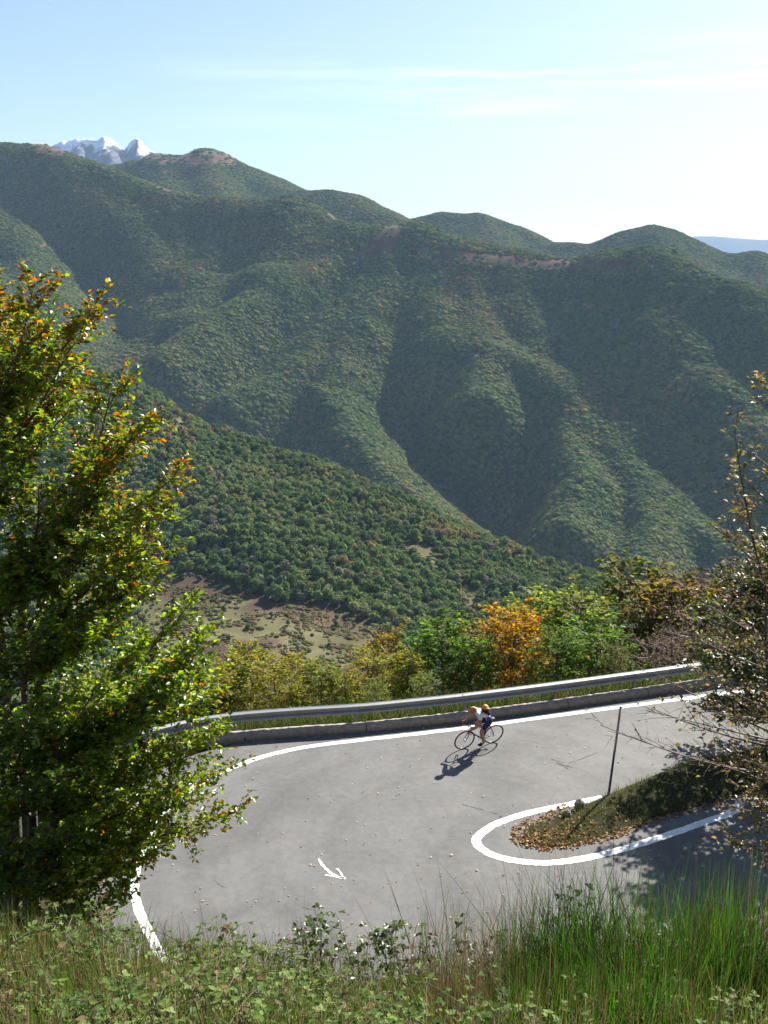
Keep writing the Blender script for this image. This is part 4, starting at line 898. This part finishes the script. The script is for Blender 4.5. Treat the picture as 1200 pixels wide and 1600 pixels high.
for a in ((490, 1402, 9.0, 'tallest bramble shoot standing against the asphalt below the arrow', 6), (595, 1412, 9.0, 'broad bramble shoot beside the spiky reed tuft', 6), (440, 1440, 9.1, 'lower bramble shoot left of the tallest one', 5), (635, 1425, 8.8, 'bramble shoot leaning into the spiky reed tuft', 4),
          (550, 1440, 8.7, 'bramble shoot between the two tall ones', 4), (335, 1462, 9.4, 'bramble shoot just right of the white edge line foot', 5), (375, 1450, 9.2, 'bramble shoot above the thin dry tuft', 4), (150, 1455, 9.3, 'bramble shoot under the beech boughs, middle of the shade', 5), (60, 1470, 9.0, 'leafy bramble shoot at the left border under the beech', 5),
          (855, 1345, 9.3, 'single leafy stalk crossing the white loop line', 1), (925, 1350, 9.2, 'pale flowering stalk over the shaded road', 1), (740, 1430, 8.6, 'bramble shoot among the brown reeds', 3), (1030, 1440, 8.0, 'pale leafy shoot between the green broom tufts', 3)):
    shoot(*a)
# ------------------------------------------------------------------ cyclist
fr, re = gnd(727, 1169.5), gnd(765, 1161.5); hd = fr - re; yaw = math.atan2(hd[1], hd[0]); mid_c = (fr + re) / 2; WB = .98; RW = .335
bike = empty('racing_bicycle', mid_c); LEAN = math.radians(15)
bike.rotation_euler = (Matrix.Rotation(yaw, 3, 'Z') @ Matrix.Rotation(-LEAN, 3, 'X')).to_euler()
tag(bike, 'dark racing bicycle with drop handlebar ridden round the bend', 'bicycle')
M['tyre'] = simple('tyre', (.012, .012, .012), .7); M['rim'] = simple('rim', (.18, .18, .19), .35, .8); M['spoke'] = simple('spoke', (.45, .45, .46), .35, .9); M['frame'] = simple('frame', (.05, .055, .07), .3, .1)
M['chrome'] = simple('chrome', (.5, .5, .52), .25, .95); M['saddle'] = simple('saddle', (.02, .02, .02), .6); M['tape'] = simple('tape', (.03, .03, .035), .8)
wheel0 = None
for x in (-WB / 2, WB / 2):
    w = empty('wheel', (x, 0, RW)); w.parent = bike
    b = MB(); b.torus(RW - .015, .018, 36, 8); b.build('tyre', M['tyre'], w, True)
    b = MB(); b.torus(RW - .033, .010, 36, 6); b.build('rim', M['rim'], w, True)
    b = MB(); b.tube([(0, -.045, 0), (0, .045, 0)], .02, 8); b.build('hub', M['chrome'], w)
    for k in range(16):
        a = k * math.pi / 8; b = MB(); b.tube([(.018 * math.cos(a + 1), .02 * (-1) ** k, .018 * math.sin(a + 1)), ((RW - .035) * math.cos(a), 0, (RW - .035) * math.sin(a))], .0016, 3, False); b.build('spoke', M['spoke'], w)
BBk = np.array((-.09, 0, .27)); HT = np.array((.345, 0, .76)); HB = np.array((.385, 0, .62)); SE = np.array((-.25, 0, .80)); RA = np.array((-WB / 2, 0, RW)); FA = np.array((WB / 2, 0, RW)); SD = np.array((-.285, 0, .93))
b = MB()
for p, q, r in ((BBk, HB, .023), (SE, HT - (0, 0, .01), .019), (BBk, SE, .019), (HB - (0, 0, .02), HT + (0, 0, .03), .018)): b.tube([p, q], r, 8)
for sy in (-1, 1): b.tube([BBk + (0, .03 * sy, 0), RA + (0, .055 * sy, 0)], .009, 6); b.tube([SE + (0, .015 * sy, 0), RA + (0, .055 * sy, 0)], .008, 6)
b.build('frame', M['frame'], bike, True)
b = MB()
for sy in (-1, 1): b.tube([HB + (0, .02 * sy, -.03), HB + (.02, .045 * sy, -.10), FA + (0, .05 * sy, 0)], [.014, .013, .009], 6)
b.build('fork', M['frame'], bike, True)
b = MB(); b.tube([SE, SD], .013, 8); b.build('seat_post', M['chrome'], bike, True)
b = MB(); b.sphere(SD + (-.04, 0, .02), (.10, .075, .028), 10, 6); b.sphere(SD + (.08, 0, .02), (.09, .028, .022), 8, 6); b.build('saddle', M['saddle'], bike, True)
b = MB(); b.tube([HT + (0, 0, .02), HT + (.02, 0, .06), HT + (.11, 0, .07)], .013, 8)
for sy in (-1, 1): b.tube([HT + (.11, 0, .07), HT + (.11, .18 * sy, .07), HT + (.17, .205 * sy, .065), HT + (.205, .21 * sy, .02), HT + (.17, .21 * sy, -.05), HT + (.08, .21 * sy, -.06)], .0125, 7)
hb = b.build('handlebar', M['tape'], bike, True)
for sy in (-1, 1):
    b = MB(); b.tube([HT + (.16, .205 * sy, .07), HT + (.215, .205 * sy, .10), HT + (.225, .205 * sy, .02), HT + (.20, .205 * sy, -.06)], [.017, .014, .008, .005], 6); b.build('brake_lever', M['tape'], hb, True)
b = MB()
for k in range(24):
    a0, a1 = k * math.pi / 12, (k + 1) * math.pi / 12; b.tube([BBk + (.095 * math.cos(a0), -.045, .095 * math.sin(a0)), BBk + (.095 * math.cos(a1), -.045, .095 * math.sin(a1))], .006, 4, False)
for k in range(5): a = k * 1.2566; b.tube([BBk + (0, -.045, 0), BBk + (.093 * math.cos(a), -.045, .093 * math.sin(a))], .006, 4)
b.build('chainring', M['chrome'], bike)
CR = math.radians(-62)                                     # left crank angle (forward-down), right opposite
crank = {}
for sy, a in ((1, CR), (-1, CR + math.pi)):
    e = BBk + np.array((.172 * math.cos(a), .075 * sy, .172 * math.sin(a))); crank[sy] = e; b = MB(); b.tube([BBk + (0, .06 * sy, 0), e], [.012, .010], 6); c_ = b.build('crank', M['chrome'], bike)
    b = MB(); b.box(e + (0, .05 * sy, 0), (.085, .075, .018)); b.build('pedal', M['saddle'], c_)
b = MB(); b.tube([BBk + (.0, -.045, .095), RA + (0, -.045, .035)], .004, 4); b.tube([BBk + (.0, -.045, -.095), RA + (0, -.045, -.07)], .004, 4); b.build('chain', M['saddle'], bike)

rider = empty('person', mid_c); rider.rotation_euler = bike.rotation_euler; tag(rider, 'cyclist in white and blue jersey crouching low over the handlebar', 'person')
skin_c = (.42, .21, .13); MATS = [simple('skin', skin_c, .5), simple('jersey', (.78, .78, .80), .8), simple('shorts', (.03, .035, .10), .8), simple('shoe', (.02, .02, .02), .5), simple('jersey_blue', (.10, .10, .35), .8), simple('sock', (.6, .6, .6), .9)]
J = {'pel': (-.25, 0, 1.00), 'wai': (-.09, 0, 1.13), 'che': (.10, 0, 1.24), 'upc': (.20, 0, 1.275), 'nk': (.275, 0, 1.30), 'hd0': (.335, 0, 1.335), 'hd1': (.40, 0, 1.40)}
RD = {'pel': (.145, .12), 'wai': (.135, .105), 'che': (.155, .115), 'upc': (.135, .10), 'nk': (.055, .055), 'hd0': (.07, .075), 'hd1': (.085, .09)}
ED = [('pel', 'wai', 1), ('wai', 'che', 1), ('che', 'upc', 1), ('upc', 'nk', 1), ('nk', 'hd0', 0), ('hd0', 'hd1', 0)]
for sy, sd in ((1, 'l'), (-1, 'r')):
    pd = crank[sy] + np.array((0, .05 * sy, .02)); an = pd + np.array((-.10, 0, .10)); hip = np.array((-.23, .09 * sy, .97)); v = an - hip; d = np.linalg.norm(v); lt, ls_ = .44, .43
    a_ = math.acos(max(-1, min(1, (lt * lt + d * d - ls_ * ls_) / (2 * lt * d)))); u = v / d; pf = np.array((u[2], 0, -u[0])); pf = pf if pf[0] > 0 else -pf; kn = hip + u * lt * math.cos(a_) + pf * lt * math.sin(a_) + np.array((0, .02 * sy, 0))
    th = hip + (kn - hip) * .62; cal = kn + (an - kn) * .35; sh = np.array((.20, .175 * sy, 1.255)); hn = HT + np.array((.155, .205 * sy, .085)); el = (sh + hn) / 2 + np.array((-.07, .05 * sy, -.07)); fa = el + (hn - el) * .8
    for nm, p, r in (('hip', hip, .108), ('th', th, .088), ('kn', kn, .063), ('cal', cal, .064), ('an', an, .042), ('hee', pd + (-.085, 0, .025), .04), ('toe', pd + (.10, 0, .012), .033), ('sh', sh, .072), ('el', el, .05), ('fa', fa, .038), ('ha', hn, .036)):
        J[nm + sd] = tuple(p); RD[nm + sd] = (r, r)
    ED += [('pel', 'hip' + sd, 2), ('hip' + sd, 'th' + sd, 2), ('th' + sd, 'kn' + sd, 0), ('kn' + sd, 'cal' + sd, 0), ('cal' + sd, 'an' + sd, 0), ('an' + sd, 'hee' + sd, 5), ('hee' + sd, 'toe' + sd, 3), ('upc', 'sh' + sd, 1), ('sh' + sd, 'el' + sd, 0), ('el' + sd, 'fa' + sd, 0), ('fa' + sd, 'ha' + sd, 0)]
    for q, (dx, dy, dz) in enumerate(((.045, .012, -.045), (.055, .004, -.05), (.05, -.006, -.052), (.04, -.016, -.045), (.005, -.03 * 1, -.03))):
        k0, k1 = 'f%d' % q + sd, 'g%d' % q + sd; hp = np.array(J['ha' + sd]); J[k0] = tuple(hp + (dx * .8, dy * 2.0, .008)); J[k1] = tuple(hp + (dx, dy * 2.0, dz)); RD[k0] = (.0105, .0105); RD[k1] = (.009, .009); ED += [('ha' + sd, k0, 0), (k0, k1, 0)]
names = list(J); ix = {n: i for i, n in enumerate(names)}
me = bpy.data.meshes.new('rider_skeleton'); me.from_pydata([J[n] for n in names], [(ix[a], ix[b]) for a, b, _ in ED], [])
tmp = bpy.data.objects.new('rider_skeleton', me); col.objects.link(tmp); sk = tmp.modifiers.new('skin', 'SKIN'); sk.use_smooth_shade = True
for i, n in enumerate(names): me.skin_vertices[0].data[i].radius = RD[n]; me.skin_vertices[0].data[i].use_root = (n == 'pel')
tmp.modifiers.new('sub', 'SUBSURF').levels = 2
dg = bpy.context.evaluated_depsgraph_get(); bm_ = bpy.data.meshes.new_from_object(tmp.evaluated_get(dg)); bpy.data.objects.remove(tmp)
for m in MATS: bm_.materials.append(m)
cen = np.array([p.center[:] for p in bm_.polygons]); best = np.full(len(cen), 9.0); mi = np.zeros(len(cen), int)
for a, b, k in ED:
    A, B = np.array(J[a]), np.array(J[b]); t = np.clip(((cen - A) @ (B - A)) / ((B - A) @ (B - A) + 1e-9), 0, 1); d = np.linalg.norm(cen - A - t[:, None] * (B - A), axis=1) / max(.03, (RD[a][0] + RD[b][0]) / 2); s_ = d < best; best[s_] = d[s_]; mi[s_] = k
mi[(mi == 1) & (cen[:, 2] < 1.16) & (np.abs(cen[:, 1]) > .06)] = 4; mi[(mi == 1) & (cen[:, 0] < -.20)] = 2
for i, p in enumerate(bm_.polygons): p.material_index = int(mi[i]); p.use_smooth = True
body = obj('body', bm_, None, rider)
hc = np.array(J['hd1']); M['hair'] = simple('hair', (.40, .20, .075), .6, scale=40, var=.4); M['eye'] = simple('eye', (.02, .02, .02), .3)
b = MB(); b.sphere(hc + (-.02, 0, .015), (.112, .098, .105), 12, 9, .04, np.random.default_rng(3)); b.sphere(hc + (-.10, 0, -.05), (.05, .055, .075), 8, 6); b.build('hair', M['hair'], rider, True)
b = MB(); b.sphere(hc + (.075, 0, -.03), (.06, .068, .085), 10, 8); b.sphere(hc + (.138, 0, -.035), (.02, .014, .022), 6, 5); b.build('face', MATS[0], rider, True)
for sy in (-1, 1):
    b = MB(); b.sphere(hc + (.127, .028 * sy, -.012), (.008, .012, .008), 6, 4); b.build('eye', M['eye'], rider); b = MB(); b.sphere(hc + (.01, .092 * sy, -.03), (.02, .012, .032), 6, 5); b.build('ear', MATS[0], rider)
b = MB(); b.sphere(hc + (.125, 0, -.075), (.010, .026, .007), 6, 4); b.build('mouth', simple('lips', (.30, .09, .08), .5), rider)
def worn(name, lab, cat):
    e = empty(name, mid_c); e.rotation_euler = bike.rotation_euler; tag(e, lab, cat); return e
bp_ = worn('backpack', 'small black pack on the back of the cyclist', 'backpack'); Rp = Matrix.Rotation(math.radians(-28), 3, 'Y')
b = MB(); b.sphere((-.04, 0, 1.29), (.155, .125, .075), 12, 8); b.sphere((-.12, 0, 1.22), (.10, .13, .07), 10, 7); b.build('bag', M['saddle'], bp_, True)
for sy in (-1, 1): b = MB(); b.tube([(.05, .10 * sy, 1.35), (.17, .11 * sy, 1.36), (.23, .10 * sy, 1.27), (.16, .13 * sy, 1.16)], .012, 5); b.build('strap', M['saddle'], bp_, True)
hl = worn('cycle_helmet', 'orange and black cycle helmet strapped on top of the pack', 'helmet'); M['helm'] = simple('helm', (.50, .24, .05), .35, var=.3, scale=14)
for k in range(5): b = MB(); y_ = (k - 2) * .042; b.tube([(-.15, y_ * .7, 1.37), (-.10, y_, 1.445 - abs(y_) * .35), (-.02, y_, 1.46 - abs(y_) * .35), (.06, y_ * .8, 1.40)], [.015, .024, .024, .014], 6); b.build('shell_rib', M['helm'], hl, True)
b = MB(); b.sphere((-.05, 0, 1.38), (.12, .09, .055), 10, 7); b.build('liner', M['saddle'], hl, True)
# ------------------------------------------------------------------ haze
def haze():
    m, nt, N, out = mat('haze')
    v = N('ShaderNodeVolumePrincipled', {'Color': (.46, .66, 1, 1), 'Density': 4.6e-5, 'Anisotropy': 0.0})
    nt.links.new(v.outputs[0], out.inputs['Volume'])
    b = MB(); b.box((3000, 9500, 350), (18000, 19600, 2100)); o = b.build('haze', m); tag(o, 'thin blue haze filling the valley air', 'haze', kind='stuff')
haze()
